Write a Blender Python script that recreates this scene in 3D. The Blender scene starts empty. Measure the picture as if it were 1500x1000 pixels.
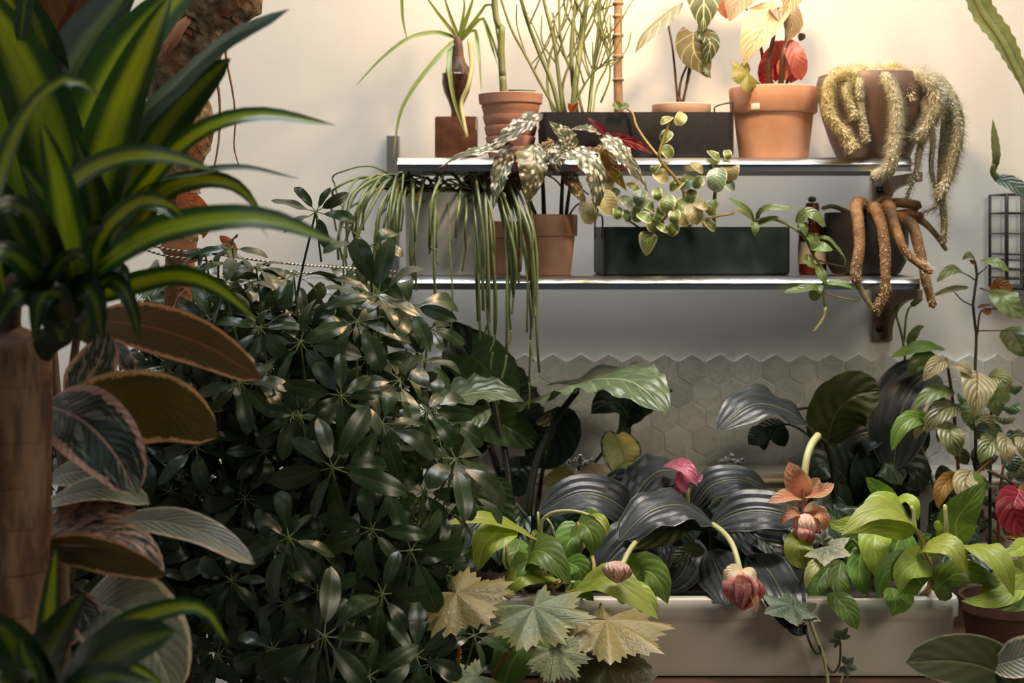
import bpy, bmesh, math, random
import numpy as np
from mathutils import Vector, Matrix, noise as mnoise

C = bpy.context.scene
COL = C.collection
R = random.Random(7)

# ------------------------------------------------------------------ camera
F = 2083.0            # focal length in pixels of the 1500 px wide frame (50 mm)
HOR = 345.0           # row of the horizon
CAMZ = 1.45
cam_d = bpy.data.cameras.new('camera')
cam = bpy.data.objects.new('camera', cam_d); COL.objects.link(cam)
cam.location = (0, 0, CAMZ); cam.rotation_euler = (math.pi / 2, 0, 0)
cam_d.sensor_width = 36.0; cam_d.lens = 50.0
cam_d.shift_y = -(500 - HOR) / 1500.0
cam_d.clip_start = 0.05
cam_d.dof.use_dof = True; cam_d.dof.focus_distance = 1.98; cam_d.dof.aperture_fstop = 5.6
C.camera = cam

# ------------------------------------------------------------------ world, lights, exposure
w = bpy.data.worlds.new('world'); C.world = w; w.use_nodes = True
bg = w.node_tree.nodes['Background']
bg.inputs[0].default_value = (0.70, 0.80, 1.0, 1); bg.inputs[1].default_value = 0.06

def area(name, loc, target, size, size_y, power, color):
    l = bpy.data.lights.new(name, 'AREA'); l.shape = 'RECTANGLE'; l.size = size; l.size_y = size_y
    l.energy = power; l.color = color
    o = bpy.data.objects.new(name, l); COL.objects.link(o); o.location = loc
    d = Vector(target) - Vector(loc); o.rotation_euler = d.to_track_quat('-Z', 'Y').to_euler()
    return o
def point(name, loc, radius, power, color):
    l = bpy.data.lights.new(name, 'POINT'); l.shadow_soft_size = radius; l.energy = power; l.color = color
    o = bpy.data.objects.new(name, l); COL.objects.link(o); o.location = loc
    return o
sky_l = area('skylight', (0.0, 1.95, 4.1), (0.0, 2.36, 1.0), 3.0, 0.6, 35, (0.91, 0.96, 1.0)); sky_l.data.spread = math.radians(80)
area('room_window', (1.8, 0.05, 2.65), (0.40, 2.4, 1.0), 1.0, 0.8, 25, (1.0, 0.88, 0.66))
area('high_window', (-1.2, 0.1, 3.3), (-0.2, 1.9, 1.2), 1.6, 1.0, 4.5, (0.74, 0.90, 1.0))
point('grow_lamp', (0.36, 2.08, 2.06), 0.05, 17, (1.0, 0.66, 0.33))
point('grow_lamp_near_wall', (0.10, 2.30, 2.16), 0.06, 6.0, (1.0, 0.70, 0.40))
C.view_settings.view_transform = 'Standard'
try: C.view_settings.look = 'None'
except Exception: pass
C.view_settings.gamma = 1.0; C.view_settings.use_curve_mapping = False
C.view_settings.exposure = 0.0
C.cycles.use_denoising = True
C.cycles.max_bounces = 8

# ------------------------------------------------------------------ helpers
def P(x, y, d):
    """a point that stands d metres in front of the lens at photo pixel x, y"""
    return Vector(((x - 750.0) * d / F, d, CAMZ + (HOR - y) * d / F))

def crom(pts, n):
    """n+1 points evenly along a Catmull-Rom curve through pts"""
    pts = [Vector(p) for p in pts]
    if len(pts) == 2:
        return [pts[0].lerp(pts[1], i / n) for i in range(n + 1)]
    q = [pts[0] * 2 - pts[1]] + pts + [pts[-1] * 2 - pts[-2]]
    out = []
    for i in range(1, len(q) - 2):
        a, b, c, d = q[i - 1], q[i], q[i + 1], q[i + 2]
        for k in range(12):
            t = k / 12.0; t2 = t * t; t3 = t2 * t
            out.append(0.5 * ((2 * b) + (c - a) * t + (2 * a - 5 * b + 4 * c - d) * t2 + (3 * b - a - 3 * c + d) * t3))
    out.append(pts[-1])
    L = [0.0]
    for i in range(1, len(out)): L.append(L[-1] + (out[i] - out[i - 1]).length)
    res = []; j = 0
    for i in range(n + 1):
        s = L[-1] * i / n
        while j < len(L) - 2 and L[j + 1] < s: j += 1
        seg = max(L[j + 1] - L[j], 1e-9)
        res.append(out[j].lerp(out[j + 1], min(1, max(0, (s - L[j]) / seg))))
    return res

PROF = {'ovate': (.55, .80), 'lance': (.75, .95), 'strap': (.38, .75), 'ellip': (.60, .60), 'obov': (.85, .50),
        'heart': (.26, .85), 'round': (.42, .46), 'grass': (.12, .70), 'wing': (.40, 1.0), 'acum': (.62, 1.15)}

class G:
    """collects geometry for ONE mesh"""
    def __init__(self): self.v = []; self.f = []; self.uv = []
    def add(self, vs, fs, uvs=None):
        b = len(self.v); self.v += [tuple(p) for p in vs]
        self.f += [tuple(b + i for i in f) for f in fs]
        self.uv += list(uvs) if uvs else [(0.5, 0.5)] * len(vs)
        return self
    def leaf(self, pts, width, face=(0, -.6, .8), shape='ovate', nu=6, nv=10, fold=.18, curl=0.0, ruffle=0.0, rf=3.0,
             twist=0.0, lobe=0.0, teeth=0.0, tn=14, rim=0.0, seed=0.0, asym=0.0, pleat=0.0, pn=4):
        a, b = PROF[shape]; tm = a / (a + b); mx = tm ** a * (1 - tm) ** b
        sp = crom(pts, nv); N0 = Vector(face).normalized(); L = sum((sp[i + 1] - sp[i]).length for i in range(nv))
        vs, uvs, fs = [], [], []
        for i in range(nv + 1):
            t = i / nv
            T = (sp[min(i + 1, nv)] - sp[max(i - 1, 0)]).normalized()
            n = N0 - T * N0.dot(T)
            if n.length < 1e-3: n = Vector((0, 0, 1)) - T * T.z
            n.normalize(); S = T.cross(n).normalized()
            if twist: 
                m = Matrix.Rotation(twist * (t - .3), 3, T); n = m @ n; S = m @ S
            tt = min(max(t, 0.012), 0.995)
            wd = width / 2 * (tt ** a * (1 - tt) ** b) / mx
            if t == 1: wd = width * .004
            if teeth: wd *= 1 + teeth * ((i % 2) - .5)
            for k in range(nu + 1):
                u = -1 + 2 * k / nu; au = abs(u)
                ww = wd * (1 + asym * u)
                h = fold * au + curl * u * u - rim * max(0, au - .6) * 2
                h += ruffle * au ** 1.5 * math.sin(rf * 6.283 * t + seed + (1.7 if u > 0 else 0))
                if pleat: h += pleat * (abs(((au * pn) % 1) - .5) - .25)
                p = sp[i] + S * (u * ww) + n * (h * wd)
                if lobe: p -= T * (lobe * L * au ** 1.3 * (1 - t) ** 4)
                vs.append(p); uvs.append((.5 + .5 * u, t))
        for i in range(nv):
            for k in range(nu):
                q = i * (nu + 1) + k
                fs.append((q, q + 1, q + nu + 2, q + nu + 1))
        return self.add(vs, fs, uvs)
    def palm(self, c, tip, face, lobes=7, span=155, depth=.35, teeth=.06, cone=-.15, ridge=.10, asym=.0, sharp=1.0):
        c = Vector(c); ax = Vector(tip) - c; Rr = ax.length; ax.normalize()
        n = Vector(face); n = (n - ax * n.dot(ax)).normalized(); s = n.cross(ax)
        M = lobes * 10; rings = (0.0, .28, .55, .8, 1.0)
        vs, uvs, fs = [], [], []
        for r in rings:
            for i in range(M + 1):
                th = math.radians(-span + 2 * span * i / M)
                ph = i / M * lobes
                lo = 1 - abs((ph % 1) - .5) * 2
                rad = Rr * (1 - depth + depth * lo ** sharp) * (.62 + .38 * math.cos(th / 2) ** 1.2) * (1 + asym * math.sin(th))
                rad *= 1 + teeth * ((i % 2) * 2 - 1) + (teeth * 2.0 * mnoise.noise(Vector((i * .37, c.x * 50, c.z * 50))) if teeth else 0)
                rr = rad * r
                h = cone * Rr * r * r + ridge * Rr * r * (lo - .5) * (1 if r < 1 else .7)
                vs.append(c + ax * (rr * math.cos(th)) + s * (rr * math.sin(th)) + n * h)
                uvs.append((ph / lobes, r))
        for j in range(len(rings) - 1):
            for i in range(M):
                q = j * (M + 1) + i
                fs.append((q, q + M + 1, q + M + 2, q + 1))
        return self.add(vs, fs, uvs)
    def tube(self, pts, r0, r1=None, n=7, seg=None, radii=None, cap=True, bump=0.0, flat=1.0):
        seg = seg or max(3, (len(pts) - 1) * 4)
        sp = crom(pts, seg) if seg else [Vector(p) for p in pts]
        r1 = r0 if r1 is None else r1
        vs, uvs, fs = [], [], []; up = None
        for i, p in enumerate(sp):
            T = (sp[min(i + 1, seg)] - sp[max(i - 1, 0)]).normalized()
            if up is None: up = T.orthogonal().normalized()
            up = (up - T * up.dot(T)).normalized(); s = T.cross(up)
            t = i / seg
            if radii:
                x = t * (len(radii) - 1); k = min(int(x), len(radii) - 2); r = radii[k] + (radii[k + 1] - radii[k]) * (x - k)
            else: r = r0 + (r1 - r0) * t
            for k in range(n + 1):
                a = 2 * math.pi * k / n
                rr = r * (1 + (bump * mnoise.noise(Vector((math.cos(a) * 1.7, math.sin(a) * 1.7, t * seg * .6))) if bump else 0))
                vs.append(p + up * (math.cos(a) * rr) + s * (math.sin(a) * rr * flat)); uvs.append((k / n, t))
        for i in range(seg):
            for k in range(n):
                q = i * (n + 1) + k
                fs.append((q, q + 1, q + n + 2, q + n + 1))
        if cap:
            T0 = (sp[0] - sp[1]).normalized(); T1 = (sp[-1] - sp[-2]).normalized()
            ra = (vs[0] - sp[0]).length; rb = (vs[-1] - sp[-1]).length
            vs.append(sp[0] + T0 * ra * .5); uvs.append((.5, 0)); c0 = len(vs) - 1
            vs.append(sp[-1] + T1 * rb * .7); uvs.append((.5, 1)); c1 = len(vs) - 1
            for k in range(n):
                fs.append((c0, k + 1, k)); q = seg * (n + 1) + k; fs.append((c1, q, q + 1))
        return self.add(vs, fs, uvs)
    def lathe(self, prof, c, n=40):
        """prof: (radius, z) pairs from bottom to top"""
        vs, uvs, fs = [], [], []; m = len(prof)
        for j, (r, z) in enumerate(prof):
            for k in range(n + 1):
                a = 2 * math.pi * k / n
                vs.append((c[0] + r * math.cos(a), c[1] + r * math.sin(a), c[2] + z)); uvs.append((k / n, j / (m - 1)))
        for j in range(m - 1):
            for k in range(n):
                q = j * (n + 1) + k; fs.append((q, q + 1, q + n + 2, q + n + 1))
        return self.add(vs, fs, uvs)
    def loft(self, loops, closed_ends=(True, True)):
        n = len(loops[0]); vs = [p for l in loops for p in l]; fs = []
        for j in range(len(loops) - 1):
            for k in range(n):
                a = j * n + k; b = j * n + (k + 1) % n
                fs.append((a, b, b + n, a + n))
        if closed_ends[0]: fs.append(tuple(range(n))[::-1])
        if closed_ends[1]: fs.append(tuple(range((len(loops) - 1) * n, len(loops) * n)))
        return self.add(vs, fs)
    def box(self, lo, hi, bev=0.0, rot=None, piv=None, seg=2):
        bm = bmesh.new(); bmesh.ops.create_cube(bm, size=1)
        lo, hi = Vector(lo), Vector(hi)
        for v in bm.verts: v.co = Vector([lo[i] + (v.co[i] + .5) * (hi[i] - lo[i]) for i in range(3)])
        if bev: bmesh.ops.bevel(bm, geom=list(bm.edges) , offset=bev, segments=seg, profile=.5, affect='EDGES')
        if rot: bmesh.ops.rotate(bm, verts=bm.verts, cent=piv or (lo + hi) / 2, matrix=rot)
        bm.verts.index_update(); self.add([v.co.copy() for v in bm.verts], [[v.index for v in f.verts] for f in bm.faces]); bm.free()
        return self
    def ball(self, c, r, sc=(1, 1, 1), nu=10, nv=7):
        prof = [(math.sin(math.pi * j / nv) * r, -math.cos(math.pi * j / nv) * r * sc[2]) for j in range(nv + 1)]
        return self.lathe(prof, c, nu)
    def fuzz(self, pts, r, n, length, rng, droop=0.0, wid=.0008):
        sp = crom(pts, 40)
        for _ in range(n):
            i = rng.randrange(0, 40); p = sp[i].lerp(sp[i + 1], rng.random()); T = (sp[i + 1] - sp[i]).normalized()
            o = Vector((rng.gauss(0, 1), rng.gauss(0, 1), rng.gauss(0, 1))); o = (o - T * o.dot(T)).normalized()
            d = (o + T * rng.uniform(-.1, .7) + Vector((0, 0, -droop))).normalized(); s = d.cross(T).normalized() * wid
            b = p + o * r * .9; l = length * rng.uniform(.5, 1.2)
            self.add([b - s, b + s, b + d * l], [(0, 1, 2)])
        return self
    def mesh(self, name, mat, off=(0, 0, 0), smooth=True, auto=None):
        m = bpy.data.meshes.new(name)
        v = np.array(self.v, dtype=np.float64) - np.array(off)
        m.from_pydata(v.tolist(), [], self.f)
        uvl = m.uv_layers.new(name='UVMap')
        li = np.empty(len(m.loops), dtype=np.int32); m.loops.foreach_get('vertex_index', li)
        uvl.data.foreach_set('uv', np.array(self.uv, dtype=np.float32)[li].ravel())
        if smooth:
            m.shade_smooth()
            if auto is not None: m.set_sharp_from_angle(angle=math.radians(auto))
        m.materials.append(mat); m.update()
        return m

def rrect(x0, x1, y0, y1, z, r, n=5, M=None):
    out = []
    for cx, cy, a0 in ((x1 - r, y1 - r, 0), (x0 + r, y1 - r, 90), (x0 + r, y0 + r, 180), (x1 - r, y0 + r, 270)):
        for i in range(n + 1):
            a = math.radians(a0 + 90 * i / n)
            out.append(Vector((cx + r * math.cos(a), cy + r * math.sin(a), z)))
    return [M @ p for p in out] if M else out

class Thing:
    def __init__(self, name, label, cat, loc, group=None, D=2.3):
        o = bpy.data.objects.new(name, None); COL.objects.link(o)
        o.empty_display_size = .02; o.location = Vector(loc)
        o['label'] = label; o['category'] = cat
        if group: o['group'] = group
        self.o = o; self.loc = Vector(loc); self.D = D; self.n = 0
    def part(self, name, g, mat, parent=None, label=None, smooth=True, auto=None, kind=None):
        ob = bpy.data.objects.new(name, g.mesh(name, mat, self.loc, smooth, auto)); COL.objects.link(ob)
        ob.parent = parent or self.o
        if label: ob['label'] = label
        if kind: ob['kind'] = kind
        return ob
    def p(self, q):
        return q if isinstance(q, Vector) else P(q[0], q[1], q[2] if len(q) > 2 else self.D)
    def leaf(self, mat, pts, w, face=(0, -.7, .7), shape='ovate', name='leaf', parent=None, label=None, bend=None, **kw):
        q = [self.p(x) for x in pts]; self.n += 1
        if len(q) == 2 and bend:      # bend lifts (or drops) the middle by a share of the length
            q = [q[0], (q[0] + q[1]) / 2 + Vector((0, 0, 1)) * (q[1] - q[0]).length * bend, q[1]]
        d = sum(x.y for x in q) / len(q)
        kw.setdefault('seed', self.n * 1.3)
        g = G().leaf(q, w * d / F, face, shape, **kw)
        return self.part(name, g, mat, parent, label)
    def stem(self, mat, pts, r0, r1=None, name='stem', parent=None, n=7, **kw):
        q = [self.p(x) for x in pts]; d = q[0].y
        return self.part(name, G().tube(q, r0 * d / F, None if r1 is None else r1 * d / F, n=n, **kw), mat, parent)

def structure(name, g, mat, parent=None, **kw):
    ob = bpy.data.objects.new(name, g.mesh(name, mat, **kw)); COL.objects.link(ob)
    if parent: ob.parent = parent
    else: ob['kind'] = 'structure'
    return ob

# ------------------------------------------------------------------ materials
class NB:
    def __init__(self, name):
        self.m = bpy.data.materials.new(name); self.m.use_nodes = True
        self.t = self.m.node_tree; self.N = self.t.nodes; self.N.clear()
        self.out = self.N.new('ShaderNodeOutputMaterial')
    def put(self, sock, v):
        if hasattr(v, 'is_linked') or isinstance(v, bpy.types.NodeSocket): self.t.links.new(v, sock)
        else:
            if isinstance(v, (tuple, list)) and len(v) == 3 and sock.type == 'RGBA': v = (*v, 1)
            sock.default_value = v
    def math(self, op, a, b=0.0, c=0.0, clamp=False):
        n = self.N.new('ShaderNodeMath'); n.operation = op; n.use_clamp = clamp
        for i, v in enumerate((a, b, c)):
            if i < len(n.inputs): self.put(n.inputs[i], v)
        return n.outputs[0]
    def step(self, x, lo, hi, a=0.0, b=1.0):
        n = self.N.new('ShaderNodeMapRange'); n.interpolation_type = 'SMOOTHSTEP'
        self.put(n.inputs[0], x); self.put(n.inputs[1], lo); self.put(n.inputs[2], hi); self.put(n.inputs[3], a); self.put(n.inputs[4], b)
        return n.outputs[0]
    def mix(self, f, a, b):
        n = self.N.new('ShaderNodeMix'); n.data_type = 'RGBA'
        self.put(n.inputs[0], f); self.put(n.inputs[6], a); self.put(n.inputs[7], b)
        return n.outputs[2]
    def uv(self):
        n = self.N.new('ShaderNodeTexCoord'); s = self.N.new('ShaderNodeSeparateXYZ'); self.t.links.new(n.outputs['UV'], s.inputs[0])
        return s.outputs[0], s.outputs[1]
    def xyz(self, x, y, z=0.0):
        n = self.N.new('ShaderNodeCombineXYZ'); self.put(n.inputs[0], x); self.put(n.inputs[1], y); self.put(n.inputs[2], z); return n.outputs[0]
    def rnd(self): return self.N.new('ShaderNodeObjectInfo').outputs['Random']
    def pos(self): return self.N.new('ShaderNodeTexCoord').outputs['Object']
    def noise(self, vec, scale, detail=3.0, rough=.55, dist=0.0):
        n = self.N.new('ShaderNodeTexNoise'); self.put(n.inputs['Vector'], vec); n.inputs['Scale'].default_value = scale
        n.inputs['Detail'].default_value = detail; n.inputs['Roughness'].default_value = rough; n.inputs['Distortion'].default_value = dist
        return n.outputs[0]
    def voro(self, vec, scale, feature='F1'):
        n = self.N.new('ShaderNodeTexVoronoi'); n.feature = feature; self.put(n.inputs['Vector'], vec); n.inputs['Scale'].default_value = scale
        return n.outputs['Distance']
    def bump(self, h, s=.3, d=.002):
        n = self.N.new('ShaderNodeBump'); n.inputs['Strength'].default_value = s; n.inputs['Distance'].default_value = d; self.put(n.inputs['Height'], h)
        return n.outputs[0]
    def bsdf(self, col, rough=.5, metal=0.0, normal=None, spec=.5, **kw):
        n = self.N.new('ShaderNodeBsdfPrincipled'); self.put(n.inputs['Base Color'], col); self.put(n.inputs['Roughness'], rough)
        self.put(n.inputs['Metallic'], metal); n.inputs['Specular IOR Level'].default_value = spec
        if normal is not None: self.put(n.inputs['Normal'], normal)
        for k, v in kw.items(): self.put(n.inputs[k.replace('_', ' ')], v)
        return n.outputs[0]
    def done(self, sh): self.t.links.new(sh, self.out.inputs[0]); return self.m

def leafmat(name, top, top2=None, vein=None, vn=7, vw=.14, slope=.55, mid=None, mw=.06, edge=None, ew=.12, en=.25, spots=None, sn=.30,
            patch=None, pth=.55, psc=5.0, stripe=None, sw=(.25, .5), under=None, rough=.32, trans=.22, tcol=None, pleat=.35, spec=.5, varia=.35):
    b = NB(name); u, v = b.uv(); r = b.rnd()
    c = b.math('MULTIPLY', b.math('ABSOLUTE', b.math('SUBTRACT', u, .5)), 2.0)
    vec = b.xyz(b.math('ADD', u, b.math('MULTIPLY', r, 37.0)), b.math('MULTIPLY', v, 2.0), b.math('MULTIPLY', r, 11.0))
    nz = b.noise(vec, 4.0, 4.0)
    col = b.mix(b.step(nz, .35, .68), top, top2 or tuple(x * (1 - varia) for x in top))
    ph = b.math('MULTIPLY', b.math('SUBTRACT', v, b.math('MULTIPLY', c, 0.0 if slope == 'para' else slope * .5)), float(vn))
    if slope == 'para': ph = b.math('ADD', b.math('MULTIPLY', c, float(vn)), .5)
    tri = b.math('MULTIPLY', b.math('ABSOLUTE', b.math('SUBTRACT', b.math('FRACT', ph), .5)), 2.0)
    if stripe:
        f = b.step(b.math('ADD', c, b.math('MULTIPLY', b.math('SUBTRACT', b.noise(b.xyz(b.math('MULTIPLY', u, 14.0), v, r), 3.0), .5), .25)), sw[0], sw[1], 1.0, 0.0)
        col = b.mix(f, col, stripe)
    if patch:
        pn = b.noise(b.xyz(b.math('ADD', c, b.math('MULTIPLY', r, 19.0)), b.math('MULTIPLY', b.math('SUBTRACT', v, b.math('MULTIPLY', c, .3)), 2.4), r), psc, 3.0, .5, .6)
        col = b.mix(b.step(pn, pth - .03, pth + .03), col, patch)
    if vein: col = b.mix(b.step(tri, 1 - vw, 1.0), col, vein)
    if spots:
        sp = b.voro(b.xyz(b.math('ADD', b.math('MULTIPLY', u, 5.0), b.math('MULTIPLY', r, 9.0)), b.math('MULTIPLY', v, 11.0), 0.0), 1.0)
        col = b.mix(b.step(sp, sn - .06, sn, 1.0, 0.0), col, spots)
    if edge:
        en_ = b.noise(b.xyz(b.math('MULTIPLY', u, 3.0), b.math('MULTIPLY', v, 6.0), b.math('MULTIPLY', r, 23.0)), 2.5, 4.0, .7)
        e = b.math('ADD', c, b.math('MULTIPLY', b.math('SUBTRACT', en_, .5), en))
        col = b.mix(b.step(e, 1 - ew - .04, 1 - ew + .04), col, edge)
    if mid: col = b.mix(b.step(c, mw * .5, mw, 1.0, 0.0), col, mid)
    hv = b.N.new('ShaderNodeHueSaturation'); b.put(hv.inputs['Color'], col)
    b.put(hv.inputs['Value'], b.math('ADD', b.math('MULTIPLY', r, .5), .75)); b.put(hv.inputs['Hue'], b.math('ADD', b.math('MULTIPLY', r, .03), .485))
    col = hv.outputs[0]
    if under:
        g = b.N.new('ShaderNodeNewGeometry'); col = b.mix(g.outputs['Backfacing'], col, under)
    h = b.math('ADD', b.math('MULTIPLY', b.math('SUBTRACT', 1.0, tri), .6), b.math('ADD', b.math('MULTIPLY', nz, .5), b.step(c, 0, .12)))
    nm = b.bump(h, pleat, .003)
    sh = b.bsdf(col, rough, 0.0, nm, spec)
    t = b.N.new('ShaderNodeBsdfTranslucent')
    if tcol: b.put(t.inputs[0], tcol)
    else:
        m = b.N.new('ShaderNodeHueSaturation'); b.put(m.inputs['Color'], col); m.inputs['Value'].default_value = 1.6; m.inputs['Saturation'].default_value = 1.1; b.put(t.inputs[0], m.outputs[0])
    x = b.N.new('ShaderNodeMixShader'); x.inputs[0].default_value = trans
    b.t.links.new(sh, x.inputs[1]); b.t.links.new(t.outputs[0], x.inputs[2])
    return b.done(x.outputs[0])

def plain(name, col, col2=None, rough=.5, metal=0.0, scale=40.0, bump=0.0, bs=None, spec=.5, stretch=None, th=(.35, .65), **kw):
    b = NB(name); p = b.pos()
    if stretch:
        mp = b.N.new('ShaderNodeMapping'); b.t.links.new(p, mp.inputs[0]); mp.inputs['Scale'].default_value = stretch; p = mp.outputs[0]
    nz = b.noise(p, scale, 5.0)
    c = b.mix(b.step(nz, *th), col, col2) if col2 else col
    nm = b.bump(b.noise(p, bs or scale * 2, 4.0), bump, .002) if bump else None
    return b.done(b.bsdf(c, rough, metal, nm, spec, **kw))
# ------------------------------------------------------------------ room
WALL = 2.60
def plaster():
    b = NB('cream_plaster'); p = b.pos()
    c = b.mix(b.step(b.noise(p, 3.0, 4.0), .3, .7), (.80, .765, .715), (.76, .72, .665))
    return b.done(b.bsdf(c, .55, 0, b.bump(b.noise(p, 60.0, 4.0), .12, .002), .4))
def marble():
    b = NB('grey_marble'); g = b.N.new('ShaderNodeNewGeometry').outputs['Position']; r = b.rnd()
    n = b.noise(g, 14.0, 6.0, .6, 1.2)
    c = b.mix(b.step(n, .3, .75), (.62, .60, .56), (.74, .715, .68))
    c = b.mix(b.step(b.math('ABSOLUTE', b.math('SUBTRACT', b.noise(g, 9.0, 5.0, .6, 2.0), .5)), 0, .035, .55, 0), c, (.47, .46, .44))
    h = b.N.new('ShaderNodeHueSaturation'); b.put(h.inputs['Color'], c); b.put(h.inputs['Value'], b.math('ADD', .86, b.math('MULTIPLY', r, .25)))
    return b.done(b.bsdf(h.outputs[0], .35, 0, None, .5))
M_wall = plaster(); M_marble = marble()
M_grout = plain('pale_grout', (.80, .74, .66), rough=.9)
M_steel = plain('brushed_steel', (.62, .62, .60), rough=.24, metal=1.0, scale=300)
M_chrome = plain('chrome', (.80, .80, .82), rough=.07, metal=1.0)
M_bracket = plain('bronze_bracket', (.30, .20, .13), (.22, .15, .10), rough=.45, metal=.5, scale=50)
M_post = plain('grey_steel_post', (.30, .28, .26), rough=.4, metal=.6)
M_ceramic = plain('white_ceramic', (.74, .68, .59), (.68, .62, .53), rough=.22, scale=6)
M_wood = plain('dark_wood', (.12, .06, .035), (.07, .035, .02), rough=.5, scale=8, stretch=(1, 12, 12))
M_floor = plain('concrete_floor', (.22, .20, .18), (.17, .155, .14), rough=.8, scale=6)
M_soil = plain('dark_soil', (.035, .022, .014), (.012, .008, .006), rough=.95, scale=120, bump=.8)
M_hole = plain('screw_hole', (.01, .01, .01), rough=.8)

wall = structure('wall_back', G().box((-2.6, WALL, 0), (2.6, WALL + .12, 3.4)), M_wall, smooth=False)
structure('wall_left', G().box((-2.72, -.5, 0), (-2.6, WALL + .12, 3.4)), M_wall, smooth=False)
structure('floor', G().box((-2.72, -1.0, -.08), (2.72, WALL + .12, 0)), M_floor, smooth=False)
# hexagonal marble splashback: every tile an object on the wall
zt = P(0, 691, WALL).z
structure('trim_1', G().box((-.32, WALL - .0049, zt - .05), (1.30, WALL - .0005, P(0, 531, WALL).z)), M_grout, smooth=False)
trim = bpy.data.objects['trim_1']
HP = 40.6 * WALL / F; RP = HP * .866 * 1.0; hr = HP / math.sqrt(3) * .975
hx = G()
for s, y in ((1.0, 0), (1.0, -.0046), (.965, -.0056)):
    for k in range(6):
        a = math.radians(30 + 60 * k); hx.v.append((hr * s * math.cos(a), y, hr * s * math.sin(a))); hx.uv.append((0, 0))
for j in range(2):
    for k in range(6): hx.f.append((j * 6 + k, j * 6 + (k + 1) % 6, j * 6 + 6 + (k + 1) % 6, j * 6 + 6 + k))
hx.f.append((12, 13, 14, 15, 16, 17))
hmesh = hx.mesh('tile', M_marble, smooth=False)
zc0 = P(0, 517, WALL).z - HP / math.sqrt(3)
x00 = P(1013, 0, WALL).x
for row in range(5):
    for i in range(-13, 14):
        x = x00 + (i + .5 * (row % 2)) * HP
        if x < -.30 or x > 1.04: continue
        o = bpy.data.objects.new('tile', hmesh); COL.objects.link(o); o.parent = trim
        o.location = (x + R.uniform(-1, 1) * .0004, WALL - .0005 + R.uniform(-.0006, .0004), zc0 - row * RP)

# ------------------------------------------------------------------ wall shelf
SF, SB = 2.36, 2.535
ZU = P(0, 230, SF).z; ZL = P(0, 404, SF).z
shelf = Thing('plant_shelf', 'two-tier polished steel wall shelf on bronze brackets, carrying all the pots', 'shelf', (.24, WALL, ZL - .2))
def board(z, x0, x1):
    g = G()
    # folded sheet: flat top, rounded front lip, open underside
    prof = [(SB, 0), (SF + .0135, 0), (SF + .0115, -.0006), (SF + .0012, -.0100), (SF, -.0114), (SF + .001, -.0126), (SF + .004, -.0132), (SF + .010, -.0135), (SF + .010, -.023), (SF + .013, -.023), (SF + .014, -.012), (SB - .004, -.010), (SB - .004, -.024), (SB, -.024)]
    n = len(prof)
    for x in (x0, x1):
        for y, dz in prof: g.v.append((x, y, z + dz)); g.uv.append((0, 0))
    for k in range(n): g.f.append((k, (k + 1) % n, n + (k + 1) % n, n + k))
    g.f.append(tuple(range(n))[::-1]); g.f.append(tuple(range(n, 2 * n)))
    return g
for z, x1 in ((ZU, P(1337, 0, SF).x), (ZL, P(1350, 0, SF).x)):
    shelf.part('shelf_board', board(z, P(582, 0, SF).x, x1), M_steel, auto=30)
def bracket(x, z, m, h=.125):
    g = G(); xw = .0042
    # wall plate
    g.box((x - .018, WALL - .010, z - h), (x + .018, WALL - .0005, z - .012), .0015)
    # curved gusset seen from the side
    out = [(WALL - .010, z - .024), (SF + .02, z - .024), (SF + .02, z - .038)]
    for k in range(9):
        a = math.radians(90 * k / 8); out.append((SF + .03 + (WALL - .03 - SF - .03) * math.sin(a), z - h + .01 + (h - .05) * math.cos(a)))
    out.append((WALL - .010, z - h + .01))
    n = len(out)
    for xx in (x + .004, x + .012):
        for y, zz in out: g.v.append((xx, y, zz)); g.uv.append((0, 0))
    b = len(g.v) - 2 * n
    for k in range(n): g.f.append((b + k, b + (k + 1) % n, b + n + (k + 1) % n, b + n + k))
    g.f.append(tuple(range(b, b + n))[::-1]); g.f.append(tuple(range(b + n, b + 2 * n)))
    br = shelf.part('bracket', g, m, smooth=False)
    for zz in (z - h + .022, z - .042):
        s = G().tube([(x - .006, WALL - .009, zz), (x - .006, WALL - .0125, zz)], .0062, n=12, seg=1)
        shelf.part('screw', s, M_hole, parent=br, smooth=False)
xr = P(1291, 0, WALL).x; xl = P(577, 0, WALL).x
bracket(xr, ZL, M_bracket); bracket(xr, ZU, M_bracket, .07); bracket(xl + .012, ZL, M_bracket, .11)
shelf.part('upright', G().box((xl - .011, WALL - .024, P(0, 432, WALL).z), (xl + .011, WALL - .0005, P(0, 199, WALL).z), .002), M_post, smooth=False)

# ------------------------------------------------------------------ sink
TF, TB = 2.10, 2.50
zr = P(0, 878, TF).z; zb = P(0, 993, TF).z
X0, X1 = -.245, P(1411, 0, TF).x
sink = Thing('sink', 'wide white ceramic trough sink planted full of foliage', 'sink', ((X0 + X1) / 2, (TF + TB) / 2, zb))
def L_(e, z, r): return rrect(X0 - e, X1 + e, TF - e, TB + e, z, r, 6)
loops = [L_(-.012, zb, .02), L_(-.009, zb + .01, .022), L_(-.006, zr - .038, .024), L_(-.003, zr - .030, .026), L_(0, zr - .027, .027), L_(0, zr - .006, .027),
         L_(-.002, zr - .001, .025), L_(-.006, zr, .022), L_(-.022, zr, .018), L_(-.027, zr - .004, .016), L_(-.032, zr - .09, .016)]
sink.part('basin', G().loft(loops), M_ceramic, auto=50)
zu = P(0, 692, TB).z
sink.part('back_upstand', G().box((X0, TB + .004, zr - .08), (X1 + .3, WALL - .010, zu), .006, seg=3), M_ceramic, auto=40)
sink.part('upstand_bead', G().tube([(X0, TB + .004, zu - .016), (X1 + .3, TB + .004, zu - .016)], .005, n=8, seg=2), M_ceramic)
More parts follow.
